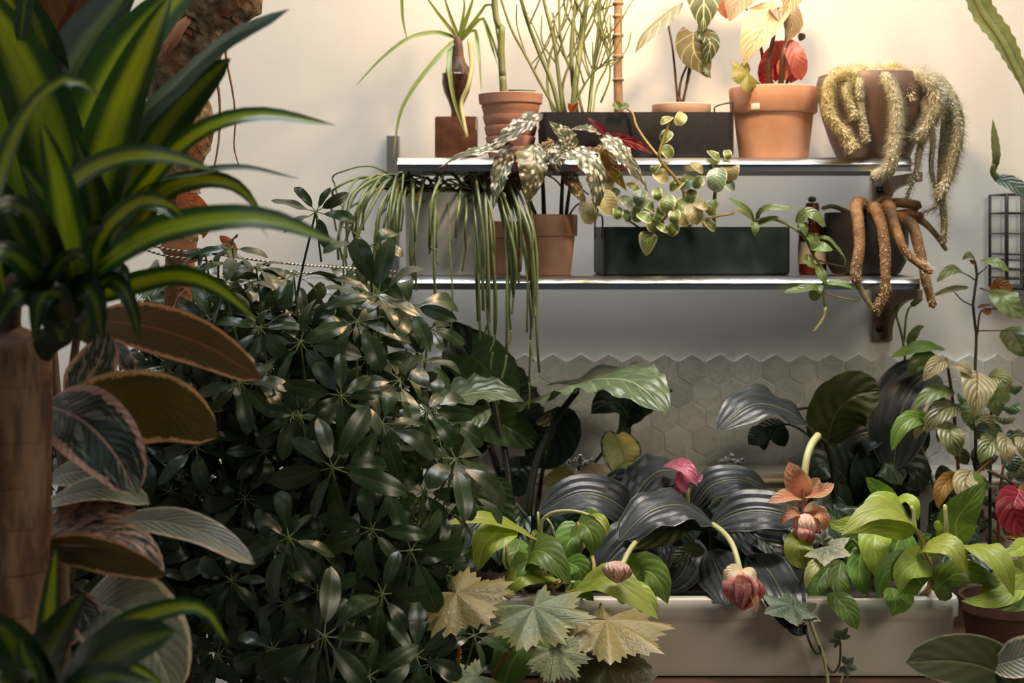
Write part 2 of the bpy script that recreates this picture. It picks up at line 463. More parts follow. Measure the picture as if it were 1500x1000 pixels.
sink.part('soil', G().box((X0 + .032, TF + .032, zr - .085), (X1 - .032, TB - .032, zr - .022), .004), M_soil)
cnt = Thing('counter', 'dark wooden counter top under the white sink', 'counter', (.3, 2.3, 0))
for k in range(3):
    y0 = 1.99 + k * .19
    cnt.part('plank', G().box((-.40, y0, zb - .042), (1.5, y0 + .188, zb - .002), .003), M_wood, smooth=False)
for x in (-.34, 1.42):
    cnt.part('leg', G().box((x - .03, 2.05, 0), (x + .03, 2.11, zb - .042), .004), M_wood, smooth=False)
    cnt.part('leg', G().box((x - .03, 2.44, 0), (x + .03, 2.50, zb - .042), .004), M_wood, smooth=False)

def tap(px, py, label):
    d = 2.53; c = P(px, py, d)
    t = Thing('tap', label, 'tap', (c.x, d, zu), 'cross-handle taps on the back of the sink')
    zc = c.z
    t.part('body', G().lathe([(.011, zu - zc), (.011, zu - zc + .004), (.006, zu - zc + .008), (.006, -.006), (.0085, -.004), (.0085, .004), (.004, .008), (0, .009)], (c.x, d, zc), 16), M_chrome)
    g = G()
    for a in (20, 110, 200, 290):
        ca, sa = math.cos(math.radians(a)), math.sin(math.radians(a))
        g.tube([(c.x, d, zc), (c.x + ca * .020, d + sa * .020, zc)], .0028, n=8, seg=2, cap=False)
        g.ball((c.x + ca * .022, d + sa * .022, zc), .0056)
    g.ball((c.x, d - .002, zc + .009), .0058)
    t.part('cross_handle', g, M_chrome)
tap(850, 676, 'chrome cross-handle tap above the olive leaf, furthest from the pink open flower')
tap(1072, 675, 'chrome cross-handle tap under the long blue-grey arching leaf')
tap(1196, 671, 'chrome cross-handle tap right behind the pale stalk of the open flower')
c = P(1196, 700, 2.47)

# ------------------------------------------------------------------ wire basket on the wall, far side
M_wire = plain('dark_wire', (.07, .06, .055), rough=.45, metal=.6)
bx0, bx1, bz0, bz1 = P(1475, 0, 2.5).x, P(1640, 0, 2.5).x, P(0, 422, 2.5).z, P(0, 284, 2.5).z
bas = Thing('wire_basket', 'dark wire grid basket hanging on the wall behind the cane plant', 'basket', ((bx0 + bx1) / 2, 2.55, bz0))
for y, nm in ((2.50, 'front_grid'), (2.59, 'back_grid')):
    g = G()
    for k in range(8):
        x = bx0 + (bx1 - bx0) * k / 7; g.tube([(x, y, bz0), (x, y, bz1)], .0016 if k else .0028, n=6, seg=1)
    zz = [0, .1, .2, .3, .36, .58, .80, 1.0]
    for k in zz: g.tube([(bx0, y, bz0 + (bz1 - bz0) * k), (bx1, y, bz0 + (bz1 - bz0) * k)], .0016, n=6, seg=1)
    bas.part(nm, g, M_wire)
for x in (bx0, bx1):
    g = G()
    for k in zz: g.tube([(x, 2.50, bz0 + (bz1 - bz0) * k), (x, 2.59, bz0 + (bz1 - bz0) * k)], .0016, n=6, seg=1)
    bas.part('side_grid', g, M_wire)
bas.part('tray', G().box((bx0, 2.50, bz0 - .004), (bx1, 2.59, bz0 + .004), .001), M_wire, smooth=False)

# ------------------------------------------------------------------ pots
def terracotta(name, a, b2):
    return plain(name, a, b2, rough=.85, scale=22, bump=.10, bs=220, spec=.25)
M_terra = terracotta('terracotta_orange', (.60, .30, .185), (.66, .36, .24))
M_terra2 = terracotta('terracotta_pink', (.50, .27, .19), (.56, .32, .23))
M_terra3 = terracotta('terracotta_ribbed', (.44, .22, .16), (.50, .27, .20))
M_black = plain('black_powder_coat', (.012, .011, .014), (.018, .016, .02), rough=.55, scale=80, bump=.08)
M_teal = plain('dark_teal_metal', (.016, .034, .036), (.022, .043, .045), rough=.5, scale=25, bump=.05)
M_bowl = plain('brown_glazed_clay', (.135, .085, .070), (.17, .11, .09), rough=.45, scale=30, bump=.05)
M_char = plain('charcoal_clay', (.022, .020, .023), (.03, .027, .03), rough=.55, scale=40)
M_conc = plain('pale_concrete', (.62, .63, .62), (.50, .51, .50), rough=.8, scale=14, bump=.15)
M_brownpot = plain('brown_clay', (.085, .040, .032), (.12, .055, .042), rough=.6, scale=18, bump=.06)
M_sticker = plain('white_sticker', (.80, .78, .74), rough=.6)
M_rose = plain('pale_pink_clay', (.72, .47, .37), rough=.8)

def potlathe(t, x, d, z, prof, mat, soil=True, inner=.006, part='pot'):
    """prof (radius, height) outside from bottom to rim; the inside wall is added"""
    h = prof[-1][1]; r = prof[-1][0]
    ins = [(r - inner * .4, h + .001), (r - inner, h - .001), (r - inner - .002, h - .03), (max(prof[0][0] - inner, .01), .012)]
    ob = t.part(part, G().lathe([(0.0005, 0)] + prof + ins, (x, d, z), 48), mat, auto=40)
    if soil: t.part('soil', G().lathe([(.0005, h - .014), (r - inner - .001, h - .016), (r - inner - .001, h - .022)], (x, d, z), 24), M_soil, parent=ob)
    return ob
def pr(px, d): return px * d / F
M_floorpot = plain('grey_clay_tub', (.20, .18, .16), (.16, .145, .13), rough=.8, scale=20)
def floor_pot(t, x, y, r, h, stems):
    """the tub on the floor a tall plant grows in, and its stems down to the soil"""
    potlathe(t, x, y, 0.0005, [(r * .78, 0), (r * .80, .004), (r * .97, h - .05), (r * 1.0, h - .045), (r * 1.03, h - .004), (r * 1.0, h)], M_floorpot, inner=.012)
    for top, rad, mat in stems:
        e = Vector((x + (top.x - x) * .3, y + (top.y - y) * .3, h - .03))
        t.part('stem', G().tube([top, top.lerp(e, .5), e], rad, rad * 1.1, n=10), mat)
# ------------------------------------------------------------------ leaf and stem materials
K = {}
K['grass'] = leafmat('ponytail_blade', (.17, .22, .04), (.11, .15, .03), rough=.4, trans=.25, pleat=.1)
K['rhip'] = plain('rhipsalis_green', (.085, .125, .040), (.15, .17, .065), rough=.45, scale=25)
K['euph'] = plain('euphorbia_green', (.15, .17, .055), (.20, .22, .085), rough=.5, scale=25)
K['tanstem'] = plain('tan_cane', (.42, .25, .15), (.30, .17, .10), rough=.7, scale=60, bump=.3)
K['brown'] = plain('brown_stem', (.11, .055, .03), (.07, .035, .02), rough=.6, scale=60)
K['dark'] = plain('dark_stem', (.030, .028, .018), (.02, .035, .014), rough=.5, scale=60)
K['green'] = plain('green_stem', (.10, .14, .04), (.14, .18, .05), rough=.45, scale=30)
K['pale'] = plain('pale_green_stem', (.46, .48, .20), (.50, .44, .22), rough=.45, scale=30)
K['ochre'] = plain('ochre_stem', (.30, .19, .055), (.36, .27, .08), rough=.5, scale=30)
K['anth'] = leafmat('velvet_leaf', (.055, .085, .030), (.038, .058, .022), vein=(.50, .54, .32), vn=5, vw=.20, slope=.55, mid=(.55, .58, .36), mw=.07, rough=.5, trans=.18, pleat=.3)
K['anth2'] = leafmat('velvet_leaf_pale', (.16, .15, .075), (.12, .11, .055), vein=(.42, .38, .22), vn=5, vw=.18, slope=.55, mid=(.42, .38, .2), mw=.06, rough=.5, trans=.2)
K['begpink'] = leafmat('pink_veined_leaf', (.40, .34, .19), (.33, .31, .16), vein=(.42, .14, .14), vn=8, vw=.22, slope=.7, mid=(.55, .28, .20), mw=.05, edge=(.62, .25, .20), ew=.04, en=.1, rough=.42, trans=.22, pleat=.5)
K['begred'] = leafmat('red_leaf', (.36, .035, .025), (.26, .025, .02), vein=(.62, .15, .10), vn=6, rough=.4, trans=.35)
K['begcoral'] = leafmat('coral_leaf', (.58, .22, .15), (.50, .15, .11), rough=.4, trans=.35)
K['olive'] = leafmat('olive_leaf', (.25, .20, .05), (.19, .17, .05), vein=(.16, .12, .04), rough=.45, trans=.3)
K['macula'] = leafmat('spotted_leaf', (.12, .11, .06), (.17, .14, .075), spots=(.70, .64, .52), sn=.32, mid=(.26, .24, .13), mw=.04, edge=(.30, .13, .07), ew=.02, en=.05, under=(.22, .022, .030), rough=.36, trans=.12, pleat=.6)
K['macsil'] = leafmat('silver_spotted_leaf', (.20, .20, .135), (.13, .135, .085), spots=(.66, .62, .52), sn=.44, mid=(.30, .28, .16), mw=.04, patch=(.045, .06, .04), pth=.53, psc=8.0, under=(.26, .05, .03), rough=.32, trans=.12, pleat=.8)
K['macgold'] = leafmat('gold_spotted_leaf', (.36, .22, .035), (.26, .15, .03), spots=(.60, .46, .20), sn=.25, under=(.30, .10, .02), rough=.4, trans=.3, pleat=.6)
K['macred'] = leafmat('wine_red_underleaf', (.20, .018, .035), (.15, .015, .025), mid=(.42, .14, .16), mw=.07, rough=.3, trans=.2)
K['hoya'] = leafmat('variegated_round_leaf', (.21, .26, .075), (.15, .21, .06), edge=(.62, .60, .36), ew=.22, en=.5, mid=(.32, .36, .14), mw=.04, rough=.34, trans=.25, pleat=.2)
K['hoya2'] = leafmat('grey_green_round_leaf', (.22, .29, .19), (.15, .21, .13), edge=(.55, .56, .38), ew=.10, en=.3, rough=.3, trans=.2, pleat=.2)
K['hoya3'] = leafmat('pale_round_leaf', (.45, .40, .19), (.36, .33, .15), edge=(.60, .54, .34), ew=.15, en=.4, rough=.4, trans=.3, pleat=.2)
K['hoyag'] = leafmat('plain_green_vine_leaf', (.13, .20, .05), (.10, .15, .04), mid=(.25, .30, .10), rough=.3, trans=.22, pleat=.3)
K['petalpink'] = leafmat('pink_petal', (.72, .32, .29), (.62, .22, .21), vein=(.78, .46, .40), vn=3, slope=0, rough=.5, trans=.25, pleat=.4)
K['petalpale'] = leafmat('cream_pink_petal', (.78, .52, .43), (.82, .60, .50), vein=(.48, .20, .17), vn=4, slope=-1.2, rough=.5, trans=.25, pleat=.5)
K['bract'] = leafmat('coral_bract', (.62, .25, .15), (.52, .27, .13), edge=(.52, .38, .18), ew=.18, en=.5, rough=.5, trans=.3, pleat=.4)
K['magenta'] = leafmat('magenta_petal', (.50, .11, .20), (.62, .22, .30), rough=.5, trans=.25, pleat=.4)
K['cream'] = leafmat('cream_bract', (.62, .50, .34), (.54, .38, .24), rough=.5, trans=.25)
K['furgold'] = plain('golden_cactus_hair', (.80, .72, .48), (.68, .58, .34), rough=.8, spec=.1)
K['furgrey'] = plain('grey_cactus_hair', (.84, .78, .64), (.68, .62, .50), rough=.8, spec=.1)
K['tailgold'] = plain('golden_tail_stem', (.40, .34, .16), (.32, .26, .11), rough=.75, scale=90, bump=.6)
K['tailgrey'] = plain('grey_tail_stem', (.36, .33, .21), (.27, .25, .155), rough=.75, scale=90, bump=.6)
K['rat'] = plain('rust_tail_stem', (.34, .19, .085), (.20, .10, .045), rough=.8, scale=45, bump=1.0)
K['rattip'] = plain('olive_tail_stem', (.30, .23, .11), (.20, .18, .07), rough=.75, scale=70, bump=.6)

UP, CAMV = Vector((0, 0, 1)), Vector((0, -1, 0))
ZUt, ZLt = ZU + .0005, ZL + .0005

# ------------------------------------------------------------------ upper shelf
# 1 ponytail plant in a brown glass vase
def glassmat():
    b = NB('brown_glass'); n = b.noise(b.pos(), 45.0, 4.0)
    return b.done(b.bsdf(b.mix(b.step(n, .35, .65), (.23, .10, .06), (.13, .055, .035)), .10, 0, b.bump(n, .15, .002), .5, Transmission_Weight=.55))
M_glass = glassmat()
d = 2.45; x = P(669, 0, d).x
t = Thing('ponytail_plant', 'dark bulb with thin arching blades in a brown glass vase on a square foot', 'plant', (x, d, ZUt), D=d)
zz = lambda py, d=2.45: P(0, py, d).z - ZUt
fb = t.part('vase_foot', G().box((P(638, 0, d).x, d - .03, ZUt), (P(700, 0, d).x, d + .035, P(0, 172, d).z), .004), M_glass, auto=40)
prof = [(.010, zz(171)), (.0095, zz(162)), (.014, zz(150)), (.022, zz(135)), (.0255, zz(122)), (.0245, zz(112)), (.026, zz(108)), (.0245, zz(109)), (.0235, zz(121)), (.018, zz(137)), (.008, zz(152))]
t.part('glass_vase', G().lathe(prof, (x, d, ZUt), 32), M_glass)
t.part('bulb', G().lathe([(.002, zz(150)), (.012, zz(138)), (.019, zz(125)), (.0225, zz(112)), (.0205, zz(100)), (.0135, zz(91)), (.0105, zz(82)), (.009, zz(70)), (.0075, zz(60)), (.004, zz(54))], (x + .002, d, ZUt), 24), plain('dark_bulb', (.06, .028, .016), (.13, .06, .03), rough=.55, scale=50, bump=.5))
for pts, wd in (([(669, 57), (640, 48), (600, 56, 2.42), (560, 85, 2.40), (519, 128, 2.38)], 7), ([(667, 60), (640, 86, 2.42), (605, 130, 2.39), (585, 170, 2.37), (576, 232, 2.345)], 8),
                ([(670, 56), (640, 18), (618, -14)], 6), ([(671, 54), (658, 20), (648, -14)], 6), ([(674, 54), (690, 8), (696, -14)], 7), ([(675, 56), (700, 24), (716, 4), (724, 20), (728, 50), (736, 96, 2.43)], 5),
                ([(676, 57), (697, 34), (708, 28), (718, 60), (730, 100, 2.43)], 6), ([(675, 60), (693, 43), (699, 60), (703, 100, 2.42), (705, 136, 2.40)], 6), ([(673, 54), (680, 10), (676, -14)], 5),
                ([(660, 62), (658, 100, 2.41), (666, 150, 2.39), (683, 200, 2.385)], 8), ([(588, -14), (590, 28), (597, 62)], 5)):
    t.leaf(K['grass'], pts, wd, (.1, -1, .25), 'grass', 'blade', nu=2, nv=14, fold=.4)
t.stem(K['pale'], [(688, 57, 2.42), (691, 95, 2.41), (686, 125, 2.40), (676, 150, 2.40), (680, 180, 2.39), (684, 200, 2.385)], 4, 2.5)

# 2 ribbed terracotta pot with euphorbia cane
d = 2.44; x = P(748, 0, d).x
t = Thing('potted_euphorbia', 'ribbed terracotta pot holding one jointed green cane', 'plant', (x, d, ZUt), D=d)
H = zz(139, d); rt = pr(46, d); prof = [(rt * .66, 0.0)]
for k in range(5):
    h0, h1 = H * (.02 + .165 * k), H * (.02 + .165 * (k + 1)); r0 = rt * (.70 + .042 * k)
    prof += [(r0 * .95, h0 + .0005), (r0 * 1.0, h0 + .003), (r0 * 1.075, h1 - .003), (r0 * 1.06, h1 - .0005)]
prof += [(rt * .93, H * .845), (rt * 1.0, H * .86), (rt * 1.03, H)]
potlathe(t, x, d, ZUt, prof, M_terra3)
t.stem(K['euph'], [(738, 140), (736, 112)], 6, 5.5); t.stem(K['euph'], [(736, 112), (734, 75), (735, 40)], 5.5, 5.2, name='stem')
t.stem(K['euph'], [(735, 42), (727, 28), (723, -20)], 5, 4.6)
t.stem(K['green'], [(733, 92), (722, 58), (711, 30)], 2.2, 1.6, name='twig'); t.stem(K['green'], [(745, 132, 2.42), (765, 132, 2.40), (785, 133, 2.40)], 1.4, .8, name='twig')

# 3 black tray planter
FT = 2.385
x0, x1 = P(791, 0, FT).x, P(1074, 0, FT).x; zt = P(0, 164, FT).z
tray = Thing('black_planter', 'long black metal tray planter with a wire handle on the upper shelf', 'planter', ((x0 + x1) / 2, FT + .06, ZUt))
def traymesh(x0, x1, y0, y1, z0, z1, r, M=None):
    q = lambda e, z: rrect(x0 + e, x1 - e, y0 + e, y1 - e, z, max(r - e, .002), 5, M)
    return G().loft([q(.004, z0), q(.001, z0 + .002), q(0, z0 + .006), q(0, z1), q(.003, z1), q(.003, z0 + .02), q(.003, z0 + .01)])
tray.part('body', traymesh(x0, x1, FT, FT + .13, ZUt, zt, .012), M_black, auto=40)
tray.part('soil', G().box((x0 + .004, FT + .004, ZUt + .02), (x1 - .004, FT + .126, zt - .010)), M_soil)
hd = FT + .02
tray.part('handle', G().tube([P(1047, 168, hd), P(1048, 156, hd), P(1072, 150, hd), P(1073.5, 152, hd), P(1073.5, 226, hd)], .0014, n=6, seg=24), M_wire)

# 4 pencil stems in the tray
d = 2.45
t = Thing('pencil_cactus', 'tall thicket of thin branching green stems standing in the black tray planter', 'plant', P(835, 170, d), D=d)
rp = random.Random(3)
def st(pts, r0, r1, name='stem', mat='euph'): t.stem(K[mat], pts, r0, r1, name=name)
main = [([(822, 172), (808, 120), (790, 78), (772, 30), (758, -20)], 4.5), ([(826, 172), (818, 110), (812, 62), (800, 15), (792, -20)], 4.2), ([(838, 172, 2.43), (843, 120, 2.43), (852, 60), (858, 10), (862, -20)], 6.0),
        ([(818, 168), (795, 128), (772, 85), (748, 40), (728, -20)], 3.0), ([(862, 172), (868, 110), (876, 50), (880, -20)], 4.0), ([(846, 172, 2.48), (838, 110), (838, 50), (846, -20)], 4.4), ([(830, 172), (824, 125), (845, 70), (868, 20), (885, -20)], 2.6),
        ([(855, 172), (842, 118), (822, 62), (818, -20)], 3.0), ([(812, 172), (802, 128), (806, 80), (826, 30), (835, -20)], 2.6), ([(868, 172, 2.42), (874, 128), (892, 88), (894, 22)], 2.0), ([(862, 172, 2.42), (868, 120), (868, 62)], 2.0),
        ([(835, 168, 2.42), (860, 118, 2.42), (882, 95, 2.41), (912, 82, 2.40)], 2.0), ([(880, 150, 2.42), (894, 104, 2.42), (874, 20, 2.42)], 2.0), ([(840, 150), (870, 105), (908, 88)], 1.7), ([(893, 60), (870, 24), (902, 6), (912, 0)], 1.8)]
for pts, r in main:
    r *= .8; st(pts, r, r * .75)
    for k in range(3):
        sp = crom([t.p(q) for q in pts], 20); a = sp[rp.randrange(7, 17)]
        s = rp.choice((-1, 1)); b = a + Vector((s * rp.uniform(.012, .03), rp.uniform(-.015, .015), rp.uniform(.03, .06))); c = b + Vector((s * rp.uniform(0, .015), 0, rp.uniform(.02, .05)))
        t.stem(K['euph'], [a, b, c], max(1.3, r * .5), 1.0, name='twig', n=5)
for q in ((1010, 158), (838, 160), (842, 155), (850, 150)): pass
for q, f in (((836, 163, 2.42), (848, 150, 2.41)), ((838, 165, 2.42), (832, 150, 2.41))): t.leaf(K['begred'], [q, f], 7, (0, -1, .2), 'ovate', nu=2, nv=4)
t = Thing('bare_cane', 'single tan leafless cane with ring nodes rising from the black tray planter', 'plant', P(907, 170, 2.45), D=2.45)
t.stem(K['tanstem'], [(907, 172), (905, 120), (905, 60), (906, -25)], 7, 6, n=10)
for y in (154, 117, 83, 52, 24, 5): t.part('ring_node', G().tube([P(905.5, y + 1.5, 2.45), P(905.5, y - 1.5, 2.45)], pr(8.5, 2.45), n=10, seg=2), K['tanstem'])
t.leaf(K['hoyag'], [(908, 160, 2.37), (900, 148, 2.37)], 13, (0, -1, .3), 'round', nu=4, nv=6); t.leaf(K['hoyag'], [(908, 158, 2.37), (922, 154, 2.37)], 11, (0, -1, .5), 'round', nu=4, nv=6)

# 5 anthurium in a small pink pot inside the tray
d = 2.46; x = P(998, 0, d).x
t = Thing('velvet_leaf_plant', 'pale pink pot in the black tray with velvety white-veined heart leaves', 'plant', (x, d, ZUt + .02), D=d)
potlathe(t, x, d, ZUt + .02, [(pr(34, d), 0), (pr(41, d), zz(168, d) - .02), (pr(43, d), zz(165, d) - .02), (pr(43, d), zz(154, d) - .02)], M_rose)
for pts in ([(993, 154), (990, 120), (985, 70), (979, 38)], [(994, 154), (997, 120), (1008, 92)], [(1000, 154), (1006, 120), (1010, 94)]): t.stem(K['brown'], pts, 2.0, 1.6, name='petiole')
t.part('crown_bud', G().tube([P(996, 158, d), P(994, 143, d)], pr(6, d), pr(3, d), n=8), K['brown'])
t.stem(K['green'], [(999, 154), (1016, 80, 2.47), (1030, 0, 2.46), (1030, -38, 2.45)], 2.0, 1.6, name='petiole')
t.leaf(K['anth2'], [(1000, 3, 2.44), (968, 30, 2.42), (945, 52, 2.40), (930, 78, 2.39)], 30, (-.35, -.55, .55), 'lance', nu=6, nv=12, fold=-.35)
t.leaf(K['anth'], [(1031, -46, 2.45), (1031, 0, 2.42), (1030, 46, 2.42)], 66, (.0, -1, .12), 'heart', nu=8, nv=12, lobe=.2, fold=.06)
t.leaf(K['anth2'], [(1016, 48, 2.44), (1017, 75, 2.43), (1030, 96, 2.43), (1037, 114, 2.43)], 52, (-.35, -1, 0), 'heart', nu=8, nv=12, lobe=.15, fold=.15)
t.leaf(K['anth'], [(1026, 46, 2.435), (1040, 62, 2.42), (1036, 84, 2.42), (1032, 96, 2.425)], 34, (.5, -1, .1), 'heart', nu=6, nv=10, fold=.2)
t.leaf(K['anth'], [(1031, 96, 2.43), (1036, 106, 2.42), (1041, 115, 2.42)], 9, (.1, -1, 0), 'lance', nu=4, nv=6)

# 6 large terracotta pot with pink begonia
d = 2.455; x = P(1133, 0, d).x; rt = pr(64, d)
t = Thing('pink_begonia', 'largest orange terracotta pot with pink-veined leaves, red leaves and a sticker', 'plant', (x, d, ZUt), D=d)
H = zz(130, d)
potlathe(t, x, d, ZUt, [(rt * .76, 0), (rt * .78, .003), (rt * .895, H * .615), (rt * .90, H * .64), (rt * .965, H * .645), (rt * .985, H * .66), (rt * 1.01, H - .004), (rt * 1.0, H)], M_terra)
sa = math.radians(-124); sc = Vector((x + rt * .995 * math.cos(sa), d + rt * .995 * math.sin(sa), P(0, 156, d - .06).z))
t.part('sticker', G().box(sc - Vector((.0075, .0005, .005)), sc + Vector((.0075, .0005, .005)), .0002, rot=Matrix.Rotation(sa + math.pi / 2, 3, 'Z')), M_sticker, label='small white price sticker')
for pts, r in (([(1127, 132, 2.42), (1126, 90, 2.41), (1136, 40, 2.42), (1140, 12, 2.43)], 4), ([(1143, 132, 2.42), (1147, 80, 2.405), (1153, 55, 2.42), (1148, -20)], 4.5), ([(1136, 132), (1120, 100), (1112, 60), (1088, 0)], 3), ([(1150, 132), (1160, 90), (1168, 62)], 2.5), ([(1120, 130), (1106, 118), (1096, 108)], 1.6)):
    t.stem(K['brown'], pts, r, r * .6)
t.leaf(K['begpink'], [(1140, 12, 2.43), (1122, 38, 2.40), (1102, 68, 2.39), (1089, 96, 2.39)], 62, (-.45, -.9, .15), 'wing', nu=8, nv=14, lobe=.12, ruffle=.06, asym=.2)
t.leaf(K['begpink'], [(1138, 14, 2.43), (1152, 20, 2.41), (1160, 36, 2.41), (1152, 62, 2.41)], 46, (.4, -.9, .2), 'wing', nu=8, nv=10, lobe=.1, ruffle=.08)
t.leaf(K['begpink'], [(1160, -40, 2.44), (1158, -8, 2.42), (1150, 28, 2.41)], 44, (.3, -1, .1), 'wing', nu=8, nv=10, ruffle=.08)
t.leaf(K['begpink'], [(1112, -30, 2.45), (1085, -5, 2.44), (1068, 32, 2.43)], 56, (-.2, -.9, .4), 'wing', nu=8, nv=12, ruffle=.08)
t.leaf(K['begcoral'], [(1070, -30, 2.47), (1062, 0, 2.47), (1064, 28, 2.47)], 34, (-.2, -1, .2), 'ovate', nu=6, nv=8)
for pts, wd, m in (([(1154, 58, 2.42), (1166, 85, 2.40), (1174, 118, 2.41)], 30, 'begcoral'), ([(1150, 70, 2.46), (1160, 100, 2.45), (1158, 122, 2.45)], 30, 'begred'), ([(1134, 70, 2.46), (1124, 92, 2.44), (1113, 118, 2.44)], 22, 'begred'), ([(1140, 60, 2.47), (1136, 90, 2.46), (1136, 120, 2.46)], 26, 'begred'),
                   ([(1152, 62, 2.45), (1142, 72, 2.44), (1130, 84, 2.43)], 22, 'begcoral'), ([(1118, 92, 2.44), (1122, 108, 2.43), (1118, 126, 2.43)], 24, 'begred'), ([(1146, 86, 2.43), (1146, 104, 2.42), (1150, 118, 2.42)], 18, 'begcoral'), ([(1172, 60, 2.44), (1174, 52, 2.44), (1178, 58, 2.44)], 10, 'brown')):
    t.leaf(K[m], pts, wd, (.1, -1, .2), 'round', nu=6, nv=8, ruffle=.1)
t.part('leaf', G().palm(P(1096, 108, 2.39), P(1072, 112, 2.37), (0, -1, .3), 5, 150, .3, .05), K['olive'])

# 7 brown bowl with monkey tail cactus
d = 2.455; x = P(1279, 0, d).x; rt = pr(82, d); H = zz(112, d)
t = Thing('monkey_tail_cactus', 'round brown clay bowl with long shaggy pale cactus tails hanging over the rim', 'cactus', (x, d, ZUt), D=d)
potlathe(t, x, d, ZUt, [(rt * .60, 0), (rt * .63, .002), (rt * .76, H * .22), (rt * .89, H * .48), (rt * .98, H * .76), (rt * 1.0, H * .90), (rt * .975, H * .97), (rt * .96, H)], M_bowl)
rf = random.Random(5)
def tail(pts, r0, r1, m, fm, n, l, droop=.1):
    q = [t.p(a) for a in pts]; b = t.stem(K[m], pts, r0, r1, name='tail', n=10, bump=.12)
    t.part('hair', G().fuzz(q, (r0 + r1) / 2 * 2.38 / F * .95, int(n * 3.2), l * 1.15, rf, droop), K[fm], parent=b, kind='stuff', smooth=False)
b = 2.37
for pts, r0, r1, m, fm, n, l in (
    ([(1262, 124, 2.40), (1245, 110, 2.38), (1225, 112, b), (1214, 128, b), (1212, 160, 2.36), (1222, 180, 2.355), (1238, 198, 2.35), (1249, 220, 2.35)], 11, 9, 'tailgold', 'furgold', 500, .010),
    ([(1254, 118, 2.39), (1238, 128, 2.37), (1244, 150, 2.36), (1252, 174, 2.36)], 8, 6.5, 'tailgrey', 'furgold', 220, .007),
    ([(1258, 130, 2.385), (1260, 160, 2.365), (1265, 186, 2.362), (1268, 208, 2.362)], 7.5, 6, 'tailgrey', 'furgrey', 200, .006),
    ([(1262, 112, 2.40), (1259, 122, 2.37), (1259, 146, 2.365)], 8, 7, 'tailgrey', 'furgrey', 150, .006),
    ([(1262, 128, 2.40), (1284, 112, 2.38), (1302, 122, 2.36), (1313, 155, 2.345), (1313, 190, 2.335), (1308, 225, 2.325), (1302, 248, 2.325), (1280, 260, 2.33)], 12, 10, 'tailgrey', 'furgrey', 650, .009),
    ([(1290, 118, 2.42), (1306, 104, 2.40), (1322, 110, 2.385), (1328, 126, 2.38), (1332, 148, 2.38)], 11, 7, 'tailgold', 'furgold', 300, .009),
    ([(1270, 114, 2.44), (1290, 104, 2.43), (1310, 106, 2.43)], 11, 8, 'tailgold', 'furgold', 300, .012),
    ([(1235, 118, 2.43), (1258, 104, 2.42), (1275, 110, 2.42)], 12, 9, 'tailgold', 'furgold', 350, .012),
    ([(1318, 124, 2.41), (1346, 112, 2.38), (1366, 126, b), (1374, 150, b), (1360, 182, 2.36), (1342, 206, 2.36)], 13, 8, 'tailgrey', 'furgrey', 600, .012),
    ([(1330, 122, 2.43), (1366, 116, 2.41), (1390, 142, 2.40), (1402, 178, 2.39), (1398, 220, 2.38), (1388, 258, 2.37), (1376, 292, 2.37)], 13, 7, 'tailgrey', 'furgrey', 700, .013),
    ([(1340, 126, 2.45), (1372, 128, 2.43), (1386, 165, 2.42), (1382, 220, 2.41), (1378, 280, 2.40), (1383, 320, 2.39), (1382, 356, 2.39)], 10, 4, 'tailgrey', 'furgrey', 500, .011),
    ([(1345, 140, 2.40), (1362, 178, 2.38), (1348, 215, 2.37), (1342, 250, 2.36), (1328, 290, 2.36)], 8, 2.5, 'tailgrey', 'furgrey', 300, .009),
    ([(1352, 150, 2.42), (1366, 200, 2.40), (1364, 250, 2.39), (1374, 298, 2.38), (1350, 312, 2.38)], 6, 1.5, 'tailgrey', 'furgrey', 260, .010)):
    tail(pts, r0, r1, m, fm, n, l)

# ------------------------------------------------------------------ lower shelf
# 8 rhipsalis in a concrete pot
d = 2.45; x = P(654, 0, d).x; zl = lambda py, d=2.45: P(0, py, d).z - ZLt
t = Thing('mistletoe_cactus', 'pale concrete pot overflowing with thin hanging green mistletoe cactus stems', 'plant', (x, d, ZLt), D=d)
H = zl(284, d); rt = pr(60, d)
potlathe(t, x, d, ZLt, [(rt * .97, 0), (rt * .99, .003), (rt * 1.0, H * .5), (rt * 1.02, H)], M_conc, inner=.008)
rr = random.Random(11)
ends = []
for k in range(26): ends.append((rr.uniform(500, 610), rr.uniform(330, 425), 2.33, rr.uniform(600, 650)))
for k in range(6): ends.append((rr.uniform(610, 700), rr.uniform(340, 420), 2.33, rr.uniform(620, 690)))
for k in range(18): ends.append((rr.uniform(700, 786), rr.uniform(390, 500), 2.32, rr.uniform(660, 705)))
ends += [(790, 545, 2.33, 700), (775, 560, 2.33, 700), (722, 515, 2.33, 690), (742, 520, 2.32, 700), (640, 470, 2.33, 640), (660, 490, 2.33, 650), (772, 486, 2.32, 700), (700, 470, 2.33, 680), (484, 300, 2.40, 600), (490, 268, 2.42, 610), (508, 345, 2.36, 600), (496, 380, 2.36, 600)]
